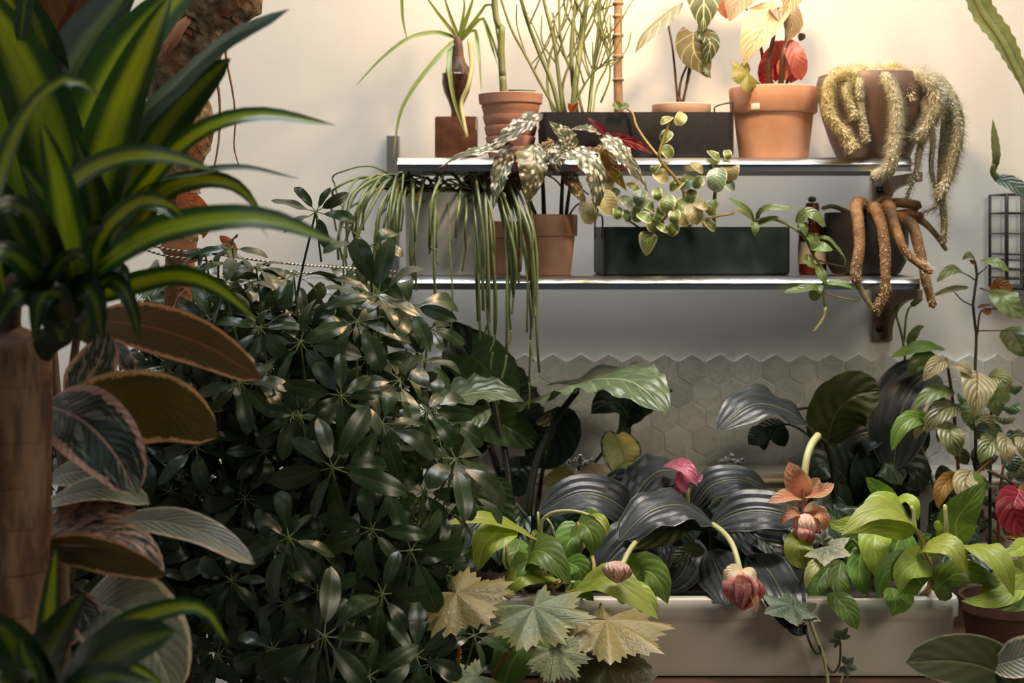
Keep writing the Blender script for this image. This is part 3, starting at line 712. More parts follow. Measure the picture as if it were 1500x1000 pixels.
for ex, ey, ed, bx in ends:
    y0 = 284 + rr.uniform(-4, 6); dd = d + rr.uniform(-.03, .03)
    mx = bx + (ex - bx) * rr.uniform(.45, .7); top = y0 - rr.uniform(5, 34) - abs(ex - bx) * .05
    fx = bx + (ex - bx) * .92
    pts = [(bx, y0, dd), (mx, top, 2.40), (fx + rr.uniform(-4, 4), top + (ey - top) * rr.uniform(.25, .42), (ed + 2.345) / 2 + rr.uniform(-.012, .004)), (ex + rr.uniform(-5, 5), top + (ey - top) * rr.uniform(.62, .78), ed + rr.uniform(-.02, .006)), (ex, ey, ed)]
    r = rr.uniform(1.7, 2.9)
    s = t.stem(K['rhip'], pts, r, r * .75, n=6, seg=20)
    if rr.random() < .45:
        q = [t.p(a) for a in pts]; a = q[-1]; b = a + Vector((rr.uniform(-.012, .012), rr.uniform(-.006, .004), -rr.uniform(.02, .05)))
        t.stem(K['rhip'], [a, (a + b) / 2 + Vector((rr.uniform(-.004, .004), 0, 0)), b], r * .85, r * .6, n=6)
for k in range(18):
    bx = rr.uniform(600, 705); a = P(bx, 284, d + rr.uniform(-.03, .03)); b = a + Vector((rr.uniform(-.06, .06), rr.uniform(-.05, .02), rr.uniform(.015, .045)))
    c = b + Vector((rr.uniform(-.06, .06), -.02, rr.uniform(-.02, .015)))
    t.stem(K['rhip'] if k % 3 else K['ochre'], [a, b, c], 1.9, 1.2, n=6)
for k in range(24):
    bx = rr.uniform(600, 708); a = P(bx, 286, 2.40); t.stem(K['ochre'], [a, a + Vector((rr.uniform(-.01, .01), -.006, .006)), a + Vector((rr.uniform(-.012, .012), -.012, -.012))], 2.4, 1.8, n=6, name='stem_base')

t = Thing('small_clay_pot', 'plain terracotta pot half hidden behind the hanging mistletoe cactus stems', 'pot', P(742, 0, 2.50) * 1.0, D=2.5)
t.o.location = (P(738, 0, 2.49).x, 2.49, ZLt); t.loc = Vector(t.o.location)
potlathe(t, t.loc.x, 2.49, ZLt, [(pr(24, 2.49), 0), (pr(29, 2.49), zl(350, 2.49)), (pr(33, 2.49), zl(348, 2.49)), (pr(34, 2.49), zl(325, 2.49))], M_terra2)

# 9 spotted begonia in terracotta pot
d = 2.425; x = P(804, 0, d).x; rt = pr(42, d); H = zl(315, d)
t = Thing('spotted_begonia', 'small pinkish terracotta pot with silver-spotted wing leaves on dark canes', 'plant', (x, d, ZLt), D=d)
potlathe(t, x, d, ZLt, [(rt * .75, 0), (rt * .77, .003), (rt * .90, H * .62), (rt * .90, H * .645), (rt * .97, H * .65), (rt * .985, H * .66), (rt * 1.0, H - .003), (rt * .99, H)], M_terra2)
for pts, r in (([(785, 316), (775, 290), (765, 255), (760, 225)], 3), ([(797, 316), (795, 270), (792, 225), (790, 190)], 3.6), ([(822, 316), (823, 285), (826, 240), (835, 200)], 3.4), ([(829, 316), (834, 280), (842, 240), (870, 215)], 3), ([(833, 316), (845, 300), (860, 296)], 1.6)):
    t.stem(K['dark'], pts, r, r * .6)
t.stem(K['ochre'], [(824, 275), (812, 262), (800, 256)], 1.6, 1.2, name='petiole'); t.stem(K['ochre'], [(838, 262), (850, 275), (862, 285)], 1.6, 1.2, name='petiole')
for m, pts, wd, fc in (
    ('macula', [(782, 212, 2.36), (784, 245, 2.335), (779, 275, 2.335), (772, 301, 2.34)], 46, (.05, -1, .1)),
    ('macsil', [(792, 166, 2.38), (765, 186, 2.36), (738, 205, 2.35), (704, 228, 2.35)], 34, (-.2, -.75, .6)),
    ('macsil', [(752, 212, 2.36), (715, 220, 2.345), (678, 228, 2.34), (642, 246, 2.34)], 24, (-.1, -.6, .8)),
    ('macsil', [(752, 218, 2.37), (738, 245, 2.345), (730, 275, 2.335), (722, 307, 2.335)], 32, (-.35, -.9, .2)),
    ('macula', [(748, 230, 2.40), (728, 255, 2.38), (716, 285, 2.37), (712, 312, 2.37)], 26, (-.6, -.8, .1)),
    ('macula', [(776, 240, 2.40), (760, 262, 2.385), (750, 290, 2.38), (744, 318, 2.38)], 26, (-.3, -.9, .1)),
    ('macsil', [(838, 222, 2.35), (826, 200, 2.335), (812, 186, 2.33), (804, 177, 2.33)], 30, (0, -.9, .5)),
    ('macsil', [(838, 222, 2.35), (822, 226, 2.33), (818, 240, 2.325), (822, 252, 2.33)], 34, (-.1, -1, .3)),
    ('macsil', [(836, 218, 2.35), (862, 232, 2.325), (876, 262, 2.32), (874, 316, 2.33)], 40, (.3, -.8, .45)),
    ('macsil', [(830, 216, 2.36), (815, 228, 2.34), (812, 242, 2.335), (812, 256, 2.34)], 26, (-.3, -1, .2)),
    ('macsil', [(884, 196, 2.37), (905, 215, 2.34), (925, 240, 2.335), (950, 282, 2.335)], 30, (.2, -.8, .5)),
    ('macsil', [(884, 196, 2.37), (866, 190, 2.35), (852, 188, 2.345), (834, 190, 2.345)], 18, (0, -.7, .6)),
    ('macred', [(890, 198, 2.37), (915, 205, 2.35), (938, 213, 2.345), (957, 226, 2.345)], 20, (.1, -1, -.1)),
    ('macred', [(888, 200, 2.375), (878, 188, 2.36), (868, 178, 2.355), (860, 172, 2.355)], 12, (0, -1, .1)),
    ('macgold', [(884, 212, 2.38), (894, 240, 2.36), (905, 258, 2.355), (918, 280, 2.355)], 28, (.2, -1, .1)),
    ('macgold', [(866, 208, 2.39), (880, 232, 2.375), (884, 246, 2.37), (888, 256, 2.37)], 26, (.1, -1, .1)),
    ('macgold', [(795, 205, 2.39), (805, 210, 2.38), (806, 226, 2.375), (800, 240, 2.37)], 16, (0, -1, .2)),
    ('macula', [(828, 240, 2.40), (838, 262, 2.38), (850, 285, 2.375), (862, 305, 2.37)], 26, (.3, -.9, .2)),
    ('macula', [(768, 228, 2.39), (790, 220, 2.37), (800, 214, 2.36), (812, 205, 2.36)], 20, (0, -.8, .6))):
    t.leaf(K[m], pts, wd, fc, 'wing', nu=8, nv=16, fold=.1, ruffle=.22, rf=4.5, asym=.18, teeth=.06)

# 10 dark teal planter with trailing vine
FT2 = 2.385; ang = math.radians(6)
c0 = P(885, 0, FT2); Lx = .322; Dy = .118
Mx = Matrix.Translation((c0.x, FT2, 0)) @ Matrix.Rotation(ang, 4, 'Z')
zt2 = P(0, 332, FT2).z
tp = Thing('teal_planter', 'long dark teal metal planter box on the lower shelf', 'planter', (c0.x + .16, FT2 + .06, ZLt))
tp.part('body', traymesh(0, Lx, 0, Dy, ZLt, zt2, .010, Mx), M_teal, auto=40)
q = G(); q.loft([rrect(.004, Lx - .004, .004, Dy - .004, ZLt + .02, .008, 4, Mx), rrect(.004, Lx - .004, .004, Dy - .004, zt2 - .008, .008, 4, Mx)]); tp.part('soil', q, M_soil)
hp = Mx @ Vector((.0, .02, 0))
tp.part('handle', G().tube([(hp.x, hp.y, zt2 - .02), (hp.x, hp.y, P(0, 318, 2.4).z), tuple(Mx @ Vector((.0, .09, P(0, 318, 2.4).z))), tuple(Mx @ Vector((0, .09, zt2 - .02)))], .0016, n=6, seg=24), M_wire)
t = Thing('trailing_peperomia', 'trailing cream-edged round-leaved vine spilling over the teal planter', 'plant', tuple(Mx @ Vector((.12, .06, zt2 - .008))), D=2.36)
rv = random.Random(21)
for pts, r in (([(950, 336, 2.42), (975, 318, 2.39), (1002, 290, 2.37), (990, 262, 2.36), (966, 232, 2.345), (972, 205, 2.345), (982, 172, 2.345)], 2.6), ([(965, 230, 2.345), (945, 205, 2.36), (932, 184, 2.37), (926, 165, 2.375), (914, 156, 2.378)], 2.2),
               ([(940, 336, 2.42), (915, 318, 2.38), (895, 300, 2.37), (880, 296, 2.36)], 2), ([(1000, 338, 2.42), (1020, 325, 2.37), (1045, 318, 2.37), (1075, 312, 2.37)], 2.2), ([(1046, 338, 2.42), (1046, 300, 2.40), (1048, 265, 2.37), (1042, 235, 2.36)], 3),
               ([(955, 336, 2.40), (950, 330, 2.37), (950, 340, 2.365)], 1.6), ([(978, 336, 2.42), (960, 310, 2.37), (935, 300, 2.36)], 1.6)):
    t.stem(K['ochre'] if r < 2.9 else K['green'], pts, r, r * .8)
LV = [(975, 200, 17), (978, 222, 18), (975, 176, 15), (996, 175, 17), (969, 258, 20), (990, 271, 20), (1008, 266, 22), (937, 290, 20), (918, 295, 18), (928, 274, 17), (888, 297, 33), (936, 312, 24), (977, 299, 24), (997, 302, 22), (956, 327, 22), (1017, 314, 26), (1042, 304, 20),
      (1041, 330, 16), (1047, 228, 18), (1066, 227, 12), (1022, 245, 18), (1070, 250, 26), (1050, 264, 30), (1068, 271, 18), (985, 336, 18), (884, 272, 26), (862, 312, 28), (965, 315, 16), (1030, 322, 16), (950, 300, 18), (1000, 322, 18), (905, 312, 16), (963, 285, 15), (1022, 268, 16), (918, 316, 16), (988, 318, 18), (960, 246, 14), (1012, 288, 18), (945, 318, 18), (972, 334, 14), (897, 284, 18), (1028, 300, 16)]
for i, (px, py, s) in enumerate(LV):
    a = rv.uniform(-2.6, -.5); dd = 2.35 + rv.uniform(-.015, .02)
    dx, dy = math.cos(a) * s * .62, -math.sin(a) * s * .62
    m = 'hoya2' if i in (6, 7, 8, 22, 23) else ('hoya3' if i in (10, 25, 26) or rv.random() < .2 else 'hoya')
    t.leaf(K[m], [(px - dx, py - dy, dd + .008), (px, py, dd - .004), (px + dx, py + dy, dd)], s * 1.05, (rv.uniform(-.5, .5), -1, rv.uniform(.1, .9)), 'round', nu=6, nv=8, fold=.15, curl=.05)
t.leaf(K['hoya'], [(951, 340, 2.365), (948, 355, 2.36), (947, 375, 2.36)], 28, (0, -1, .1), 'heart', nu=6, nv=8)
for k in range(7):
    a = 6.28 * k / 7; t.leaf(K['petalpale'], [(994, 322, 2.34), (994 + 9 * math.cos(a), 322 + 8 * math.sin(a), 2.338)], 7, (0, -1, .2), 'ellip', name='petal', nu=3, nv=4)
# green wax vine at the planter's end
t = Thing('wax_vine', 'green wax vine trailing from the teal planter over the shelf edge', 'plant', tuple(Mx @ Vector((.24, .06, zt2 - .008))), D=2.36)
for pts, r, m in (([(1105, 338, 2.43), (1106, 325, 2.39), (1130, 320, 2.37), (1160, 332, 2.36), (1180, 350, 2.35), (1192, 375, 2.345), (1205, 395, 2.34), (1206, 430, 2.335), (1209, 452, 2.335)], 2.6, 'green'), ([(1209, 450, 2.335), (1206, 466, 2.335), (1192, 486, 2.335)], 2.4, 'pale'),
                  ([(1205, 428, 2.335), (1232, 436, 2.34), (1256, 440, 2.34)], 1.3, 'ochre'), ([(1195, 380, 2.345), (1222, 388, 2.35), (1240, 392, 2.35), (1236, 402, 2.35), (1218, 402, 2.35)], 1.3, 'brown'), ([(1180, 345, 2.35), (1220, 355, 2.35), (1238, 380, 2.345), (1236, 392, 2.345)], 1.2, 'green')):
    t.stem(K[m], pts, r, r * .7)
for pts, wd, m in (([(1106, 330, 2.39), (1098, 312, 2.37), (1084, 300, 2.36), (1066, 290, 2.36)], 13, 'hoyag'), ([(1107, 322, 2.39), (1118, 306, 2.37), (1140, 304, 2.36), (1168, 306, 2.36)], 12, 'hoyag'), ([(1108, 330, 2.39), (1125, 322, 2.37), (1142, 318, 2.36)], 14, 'hoyag'), ([(1104, 325, 2.37), (1106, 334, 2.36), (1106, 346, 2.36)], 13, 'hoyag'),
                   ([(1100, 322, 2.39), (1090, 312, 2.37), (1070, 304, 2.37)], 10, 'hoya3'), ([(1166, 326, 2.36), (1182, 312, 2.345), (1196, 318, 2.34), (1210, 332, 2.34)], 22, 'hoyag'), ([(1170, 334, 2.36), (1176, 328, 2.345), (1180, 346, 2.34)], 15, 'hoyag'), ([(1180, 342, 2.35), (1192, 352, 2.34), (1192, 372, 2.34)], 18, 'hoyag'),
                   ([(1186, 362, 2.35), (1204, 362, 2.335), (1220, 366, 2.335)], 20, 'hoyag'), ([(1184, 372, 2.35), (1186, 385, 2.34), (1198, 392, 2.34)], 16, 'hoyag'), ([(1198, 390, 2.34), (1204, 404, 2.33), (1210, 416, 2.33)], 16, 'hoyag'), ([(1206, 424, 2.335), (1188, 420, 2.325), (1170, 424, 2.325), (1146, 428, 2.325)], 14, 'hoyag'),
                   ([(1190, 440, 2.33), (1196, 426, 2.325), (1206, 418, 2.325)], 18, 'hoyag'), ([(1208, 414, 2.335), (1230, 415, 2.33), (1256, 424, 2.33)], 9, 'hoyag'), ([(1190, 350, 2.35), (1212, 348, 2.34), (1238, 378, 2.335)], 6, 'hoyag')):
    t.leaf(K[m], pts, wd, (.1, -.8, .6), 'ovate', nu=5, nv=8, fold=.2)

# 11 amber bottle
d = 2.46; x = P(1190, 0, d).x
t = Thing('amber_bottle', 'small amber glass bottle with a cream label behind the trailing vine', 'bottle', (x, d, ZLt))
h = lambda y: P(0, y, d).z - ZLt
M_amber = NB('amber_glass'); M_amber = M_amber.done(M_amber.bsdf((.26, .045, .012), .08, 0, None, .5, Transmission_Weight=.6))
t.part('body', G().lathe([(.001, 0), (.022, 0), (.024, .003), (.024, h(345)), (.021, h(335)), (.010, h(327)), (.0085, h(322)), (.0085, h(312)), (.0075, h(312)), (.0075, h(322)), (.019, h(338)), (.021, .005), (.001, .004)], (x, d, ZLt), 28), M_amber)
t.part('cap', G().lathe([(.0105, h(316)), (.0115, h(315)), (.0115, h(299)), (.010, h(297)), (.0005, h(297))], (x, d, ZLt), 20), plain('red_brown_cap', (.16, .03, .015), rough=.4), auto=40)
t.part('label', G().lathe([(.0246, h(386)), (.0246, h(354))], (x, d, ZLt), 28), plain('cream_paper', (.66, .58, .46), rough=.8))
t = Thing('bottle_sprout', 'tiny green leaf bud perched on top of the amber bottle', 'plant', (x, d - .001, ZLt + h(297)))
t.part('leaf', G().ball((x - .001, d - .001, ZLt + h(292)), .0075, (1, 1, .7)), K['hoyag'])

# 12 charcoal bowl with rust tail cactus
d = 2.45; x = P(1268, 0, d).x; rt = pr(61, d); H = zl(312, d)
t = Thing('rust_tail_cactus', 'charcoal bowl with rust-brown finger-like cactus stems drooping past the shelf', 'cactus', (x, d, ZLt), D=d)
potlathe(t, x, d, ZLt, [(rt * .72, 0), (rt * .80, .002), (rt * .94, H * .2), (rt * 1.0, H * .5), (rt * .99, H * .85), (rt * .97, H)], M_char)
for pts, r0, r1, m in (
    ([(1276, 318, 2.42), (1262, 298, 2.39), (1254, 300, 2.365), (1257, 325, 2.345), (1259, 360, 2.335), (1254, 395, 2.33), (1255, 412, 2.33)], 9.5, 7.5, 'rat'), ([(1255, 410, 2.33), (1264, 430, 2.33), (1276, 448, 2.33), (1287, 462, 2.33)], 5, 3, 'rattip'),
    ([(1278, 318, 2.41), (1280, 304, 2.375), (1290, 325, 2.34), (1296, 360, 2.33), (1297, 400, 2.325), (1296, 430, 2.325), (1283, 456, 2.33)], 9.5, 6, 'rat'),
    ([(1288, 316, 2.42), (1302, 302, 2.385), (1312, 335, 2.345), (1326, 368, 2.33), (1348, 388, 2.325), (1364, 398, 2.325)], 9.5, 5, 'rat'),
    ([(1318, 318, 2.40), (1336, 330, 2.375), (1346, 362, 2.36), (1354, 400, 2.35), (1360, 425, 2.345), (1367, 448, 2.345)], 9, 6, 'rat'),
    ([(1282, 310, 2.45), (1308, 298, 2.43), (1330, 298, 2.42), (1346, 302, 2.415)], 8, 7, 'rat'), ([(1300, 318, 2.44), (1330, 312, 2.42), (1350, 318, 2.41)], 7, 6, 'rat'),
    ([(1322, 314, 2.45), (1348, 322, 2.42), (1368, 340, 2.41), (1386, 366, 2.405)], 7, 3, 'rattip'),
    ([(1278, 314, 2.42), (1268, 320, 2.40), (1268, 344, 2.385)], 6, 5, 'rat'), ([(1252, 318, 2.46), (1236, 308, 2.44), (1218, 302, 2.44), (1205, 305, 2.44)], 4.5, 3, 'rattip'), ([(1272, 312, 2.46), (1286, 298, 2.45), (1296, 292, 2.45)], 7, 5, 'rat'), ([(1286, 310, 2.43), (1290, 296, 2.41), (1304, 294, 2.40)], 6, 4, 'rat')):
    b = t.stem(K[m], pts, r0, r1, name='tail', n=10, bump=.15)
    if m == 'rat':
        t.part('hair', G().fuzz([t.p(a) for a in pts], r0 * 2.36 / F * .9, 700, .0042, rf, .2, .0006), K['furgold'], parent=b, kind='stuff', smooth=False)
# ------------------------------------------------------------------ plants in and around the sink
K['coloc'] = leafmat('ruffled_green_leaf', (.10, .125, .062), (.07, .095, .045), vein=(.15, .175, .09), vn=6, vw=.25, slope=.9, mid=(.22, .25, .12), mw=.05, under=(.045, .065, .025), rough=.36, trans=.12, pleat=.9)
K['colocdark'] = leafmat('dark_green_leaf', (.022, .042, .018), (.016, .03, .014), mid=(.05, .08, .03), mw=.05, rough=.4, trans=.08, pleat=.5)
K['colocmid'] = leafmat('mid_green_leaf', (.055, .105, .028), (.04, .08, .02), mid=(.09, .14, .04), mw=.05, rough=.4, trans=.2, pleat=.4)
K['varieg'] = leafmat('yellow_variegated_leaf', (.44, .43, .16), (.36, .37, .13), edge=(.035, .045, .018), ew=.10, en=.35, mid=(.35, .38, .14), mw=.06, rough=.45, trans=.25, pleat=.3)
K['oliveleaf'] = leafmat('olive_yellow_leaf', (.26, .24, .04), (.20, .20, .035), mid=(.32, .30, .07), mw=.06, rough=.5, trans=.25)
K['medin'] = leafmat('slate_pleated_leaf', (.040, .046, .047), (.030, .034, .034), vein=(.046, .056, .062), vn=2.6, vw=.22, slope='para', mid=(.13, .14, .075), mw=.045, edge=(.09, .10, .06), ew=.03, en=.04, under=(.095, .11, .042), rough=.38, trans=.05, pleat=.7)
K['medgreen'] = leafmat('green_pleated_leaf', (.058, .075, .018), (.042, .058, .014), mid=(.10, .12, .04), mw=.05, rough=.42, trans=.15, pleat=.8)
K['lime'] = leafmat('lime_leaf', (.33, .38, .055), (.26, .32, .045), vein=(.24, .32, .04), vn=6, vw=.12, slope=.8, mid=(.44, .50, .12), mw=.05, rough=.44, trans=.22, pleat=.22, under=(.25, .31, .04))
K['limedark'] = leafmat('leaf_green_leaf', (.14, .24, .032), (.11, .19, .028), vein=(.09, .16, .02), vn=6, vw=.12, slope=.8, mid=(.26, .36, .08), mw=.05, rough=.44, trans=.22, pleat=.25)
K['palm'] = None
K['ivy'] = leafmat('ivy_leaf', (.045, .075, .038), (.07, .10, .06), vein=(.22, .26, .17), vn=3, edge=(.32, .32, .22), ew=.10, en=.4, rough=.4, trans=.1)
K['ivypale'] = leafmat('cream_ivy_leaf', (.34, .33, .21), (.10, .12, .07), edge=(.45, .42, .30), ew=.2, en=.5, rough=.4, trans=.15)
K['cane'] = leafmat('silver_veined_leaf', (.21, .22, .095), (.16, .175, .07), vein=(.105, .105, .045), vn=6, vw=.40, slope=.9, mid=(.13, .09, .03), mw=.05, edge=(.22, .20, .06), ew=.10, en=.1, rough=.36, trans=.2, pleat=.7)
K['canegold'] = leafmat('cream_veined_leaf', (.42, .38, .20), (.36, .34, .17), vein=(.22, .13, .055), vn=6, vw=.36, slope=.9, mid=(.24, .14, .06), mw=.06, edge=(.36, .36, .14), ew=.10, en=.1, rough=.4, trans=.25, pleat=.7)
K['canegreen'] = leafmat('small_cane_leaf', (.12, .155, .045), (.085, .12, .035), vein=(.16, .19, .07), vn=5, vw=.2, mid=(.16, .16, .06), mw=.05, rough=.4, trans=.25, under=(.13, .06, .03))
K['rust'] = leafmat('rust_leaf', (.30, .13, .030), (.22, .11, .03), mid=(.34, .18, .06), mw=.05, rough=.45, trans=.3)
def palmmat(name, base, base2, ray, rough=.4, tip=None):
    b = NB(name); u, v = b.uv(); r = b.rnd()
    nz = b.noise(b.xyz(b.math('MULTIPLY', u, 12.0), b.math('MULTIPLY', v, 5.0), b.math('MULTIPLY', r, 9.0)), 2.0, 4.0)
    c = b.mix(b.step(nz, .35, .65), base, base2)
    q = b.math('MULTIPLY', b.math('ABSOLUTE', b.math('SUBTRACT', b.math('FRACT', b.math('MULTIPLY', u, 7.0)), .5)), 2.0)
    wv = b.math('MULTIPLY', v, .30)
    c = b.mix(b.step(q, 0.0, .16, 1.0, 0.0), c, ray)
    if tip: c = b.mix(b.step(v, .55, 1.0), c, tip)
    sv = b.math('MULTIPLY', b.math('ABSOLUTE', b.math('SUBTRACT', b.math('FRACT', b.math('SUBTRACT', b.math('MULTIPLY', v, 7.0), b.math('MULTIPLY', q, 2.0))), .5)), 2.0)
    c = b.mix(b.step(sv, .85, 1.0, 0.0, .12), c, ray)
    sh = b.bsdf(c, rough, 0, b.bump(b.math('ADD', nz, b.math('MULTIPLY', sv, .06)), .6, .003), .5)
    t = b.N.new('ShaderNodeBsdfTranslucent'); b.put(t.inputs[0], c)
    x = b.N.new('ShaderNodeMixShader'); x.inputs[0].default_value = .2; b.t.links.new(sh, x.inputs[1]); b.t.links.new(t.outputs[0], x.inputs[2])
    return b.done(x.outputs[0])
K['palmsilver'] = palmmat('silver_green_palmate_leaf', (.20, .25, .15), (.15, .20, .11), (.27, .31, .20), tip=(.26, .26, .11))
K['palmgold'] = palmmat('golden_palmate_leaf', (.33, .26, .105), (.27, .23, .09), (.44, .36, .19))
K['palmdark'] = palmmat('dark_veined_palmate_leaf', (.30, .31, .17), (.20, .23, .11), (.045, .06, .03))
K['ivy'] = palmmat('ivy_leaf', (.045, .075, .042), (.07, .10, .06), (.17, .20, .13), tip=(.12, .14, .08))
K['ivypale'] = palmmat('cream_ivy_leaf', (.30, .30, .19), (.10, .12, .07), (.34, .33, .22), tip=(.36, .34, .22))
K['palmbrown'] = palmmat('bronze_palmate_leaf', (.13, .105, .05), (.09, .08, .04), (.16, .14, .08))

# elephant ear with ruffled leaves
t = Thing('elephant_ear', 'tall plant with broad ruffled green leaves on dark stalks in front of the tiles', 'plant', P(775, 800, 2.36), D=2.38)
for pts, r0, r1 in (([(768, 800, 2.34), (782, 690, 2.36), (812, 618, 2.38), (846, 572, 2.385)], 6.5, 4.5), ([(752, 800, 2.36), (744, 690, 2.40), (728, 610, 2.42), (722, 570, 2.43)], 6, 5), ([(770, 800, 2.42), (730, 690, 2.45), (700, 600, 2.47)], 6, 5), ([(782, 800, 2.42), (790, 720, 2.44), (800, 660, 2.45)], 4, 3),
                    ([(815, 790, 2.44), (862, 690, 2.47), (905, 640, 2.49), (925, 612, 2.49)], 3, 2.4)):
    t.stem(K['dark'] if r0 > 3.5 else K['green'], pts, r0, r1, name='petiole')
t.leaf(K['coloc'], [(838, 566, 2.40), (880, 556, 2.35), (930, 562, 2.27), (980, 606, 2.20)], 150, (-.05, -.36, 1), 'heart', nu=14, nv=48, lobe=.42, fold=.10, teeth=.025, ruffle=.075, rf=6.0, rim=.12, pleat=.10)
t.leaf(K['colocdark'], [(735, 640, 2.47), (712, 590, 2.50), (690, 530, 2.52), (655, 468, 2.53)], 150, (.3, -1, .1), 'heart', nu=10, nv=24, lobe=.1, teeth=.05, ruffle=.08, rf=6)
t.leaf(K['colocmid'], [(700, 600, 2.46), (735, 620, 2.42), (770, 640, 2.40), (797, 655, 2.40)], 74, (-.2, -1, .25), 'heart', nu=8, nv=14, lobe=.15, ruffle=.08, rf=4)
t.leaf(K['colocmid'], [(690, 520, 2.46), (720, 550, 2.44), (740, 590, 2.44), (752, 620, 2.44)], 84, (.1, -1, .4), 'heart', nu=8, nv=14, lobe=.2, ruffle=.06)
t.leaf(K['coloc'], [(640, 590, 2.34), (680, 578, 2.32), (720, 574, 2.31), (768, 588, 2.30)], 92, (0, -.45, 1), 'heart', nu=10, nv=18, lobe=.2, ruffle=.12, rf=5, fold=.15)
t.leaf(K['coloc'], [(668, 596, 2.32), (692, 610, 2.28), (690, 620, 2.26), (666, 632, 2.25)], 60, (-.2, -.7, .8), 'ovate', nu=8, nv=12, ruffle=.1)
t.leaf(K['colocdark'], [(806, 600, 2.46), (815, 625, 2.45), (800, 650, 2.45), (770, 668, 2.45)], 78, (.1, -1, .1), 'round', nu=8, nv=12)
t.leaf(K['colocdark'], [(925, 614, 2.49), (905, 590, 2.46), (885, 592, 2.44), (866, 606, 2.43)], 76, (-.1, -.8, .5), 'heart', nu=8, nv=14, lobe=.2, ruffle=.1, rf=5)
t.leaf(K['colocdark'], [(920, 605, 2.49), (945, 588, 2.46), (965, 575, 2.45), (986, 572, 2.45)], 50, (.1, -.8, .5), 'heart', nu=8, nv=14, lobe=.2, ruffle=.1, rf=5)
t.leaf(K['varieg'], [(905, 636, 2.46), (908, 655, 2.43), (915, 675, 2.42), (925, 692, 2.43)], 58, (.1, -1, .3), 'round', nu=10, nv=14, lobe=.1)
t.leaf(K['colocdark'], [(762, 668, 2.42), (760, 690, 2.40), (756, 705, 2.40), (745, 724, 2.40)], 54, (-.2, -1, .3), 'round', nu=8, nv=10)
t.leaf(K['oliveleaf'], [(838, 690, 2.43), (822, 700, 2.41), (808, 704, 2.40), (796, 702, 2.40)], 34, (-.1, -1, .4), 'round', nu=6, nv=8, ruffle=.06)
t.leaf(K['cream'], [(855, 686, 2.42), (868, 690, 2.40), (884, 700, 2.39), (898, 694, 2.40)], 28, (0, -1, .4), 'ovate', nu=6, nv=10, ruffle=.15)
t.leaf(K['petalpale'], [(872, 686, 2.405), (880, 700, 2.395), (888, 716, 2.39)], 15, (0, -1, .3), 'lance', nu=4, nv=8)
t.leaf(K['varieg'], [(902, 688, 2.41), (915, 684, 2.40), (932, 685, 2.39), (950, 690, 2.39)], 20, (0, -.7, .8), 'ovate', nu=6, nv=8)
t.leaf(K['varieg'], [(900, 695, 2.41), (908, 706, 2.40), (918, 712, 2.39)], 26, (0, -1, .2), 'ovate', nu=6, nv=8)
t.leaf(K['colocmid'], [(715, 700, 2.36), (728, 735, 2.34), (740, 765, 2.33)], 58, (-.2, -1, .2), 'ovate', nu=6, nv=12)

# medinilla with slate leaves and pink buds
def bud(t, c, w, h, mat, n=7, d=2.2, tip=None, axis=None):
    """a hanging bud of overlapping petals; c is its top"""
    for k in range(n):
        a = 6.283 * k / n + .5; ca, sa = math.cos(a), math.sin(a)
        q = lambda r, dy: P(c[0] + w / 2 * r * ca, c[1] + h * dy, d + w / 2 * r * sa * d / F)
        t.leaf(K[mat], [q(.15, 0), q(.85, .22), q(1.0, .55), q(.45, .85), q(.08, 1.0)], w * .72, (ca, sa, .15), 'ovate', name='petal', parent=None, nu=5, nv=9, fold=-.18)
t = Thing('medinilla', 'slate-leaved plant with pleated leaves and hanging pink flower buds in the sink', 'plant', P(1040, 890, 2.32), D=2.2)
for pts, r0, r1 in (([(1040, 890, 2.34), (1042, 830, 2.30), (1044, 772, 2.24)], 6, 4), ([(1010, 890, 2.36), (1005, 800, 2.36), (1002, 700, 2.38)], 5, 4), ([(950, 880, 2.34), (948, 820, 2.30), (948, 780, 2.26)], 5, 4), ([(1120, 900, 2.34), (1108, 850, 2.28), (1102, 815, 2.22)], 5, 4)): t.stem(K['dark'], pts, r0, r1)
M = K['medin']
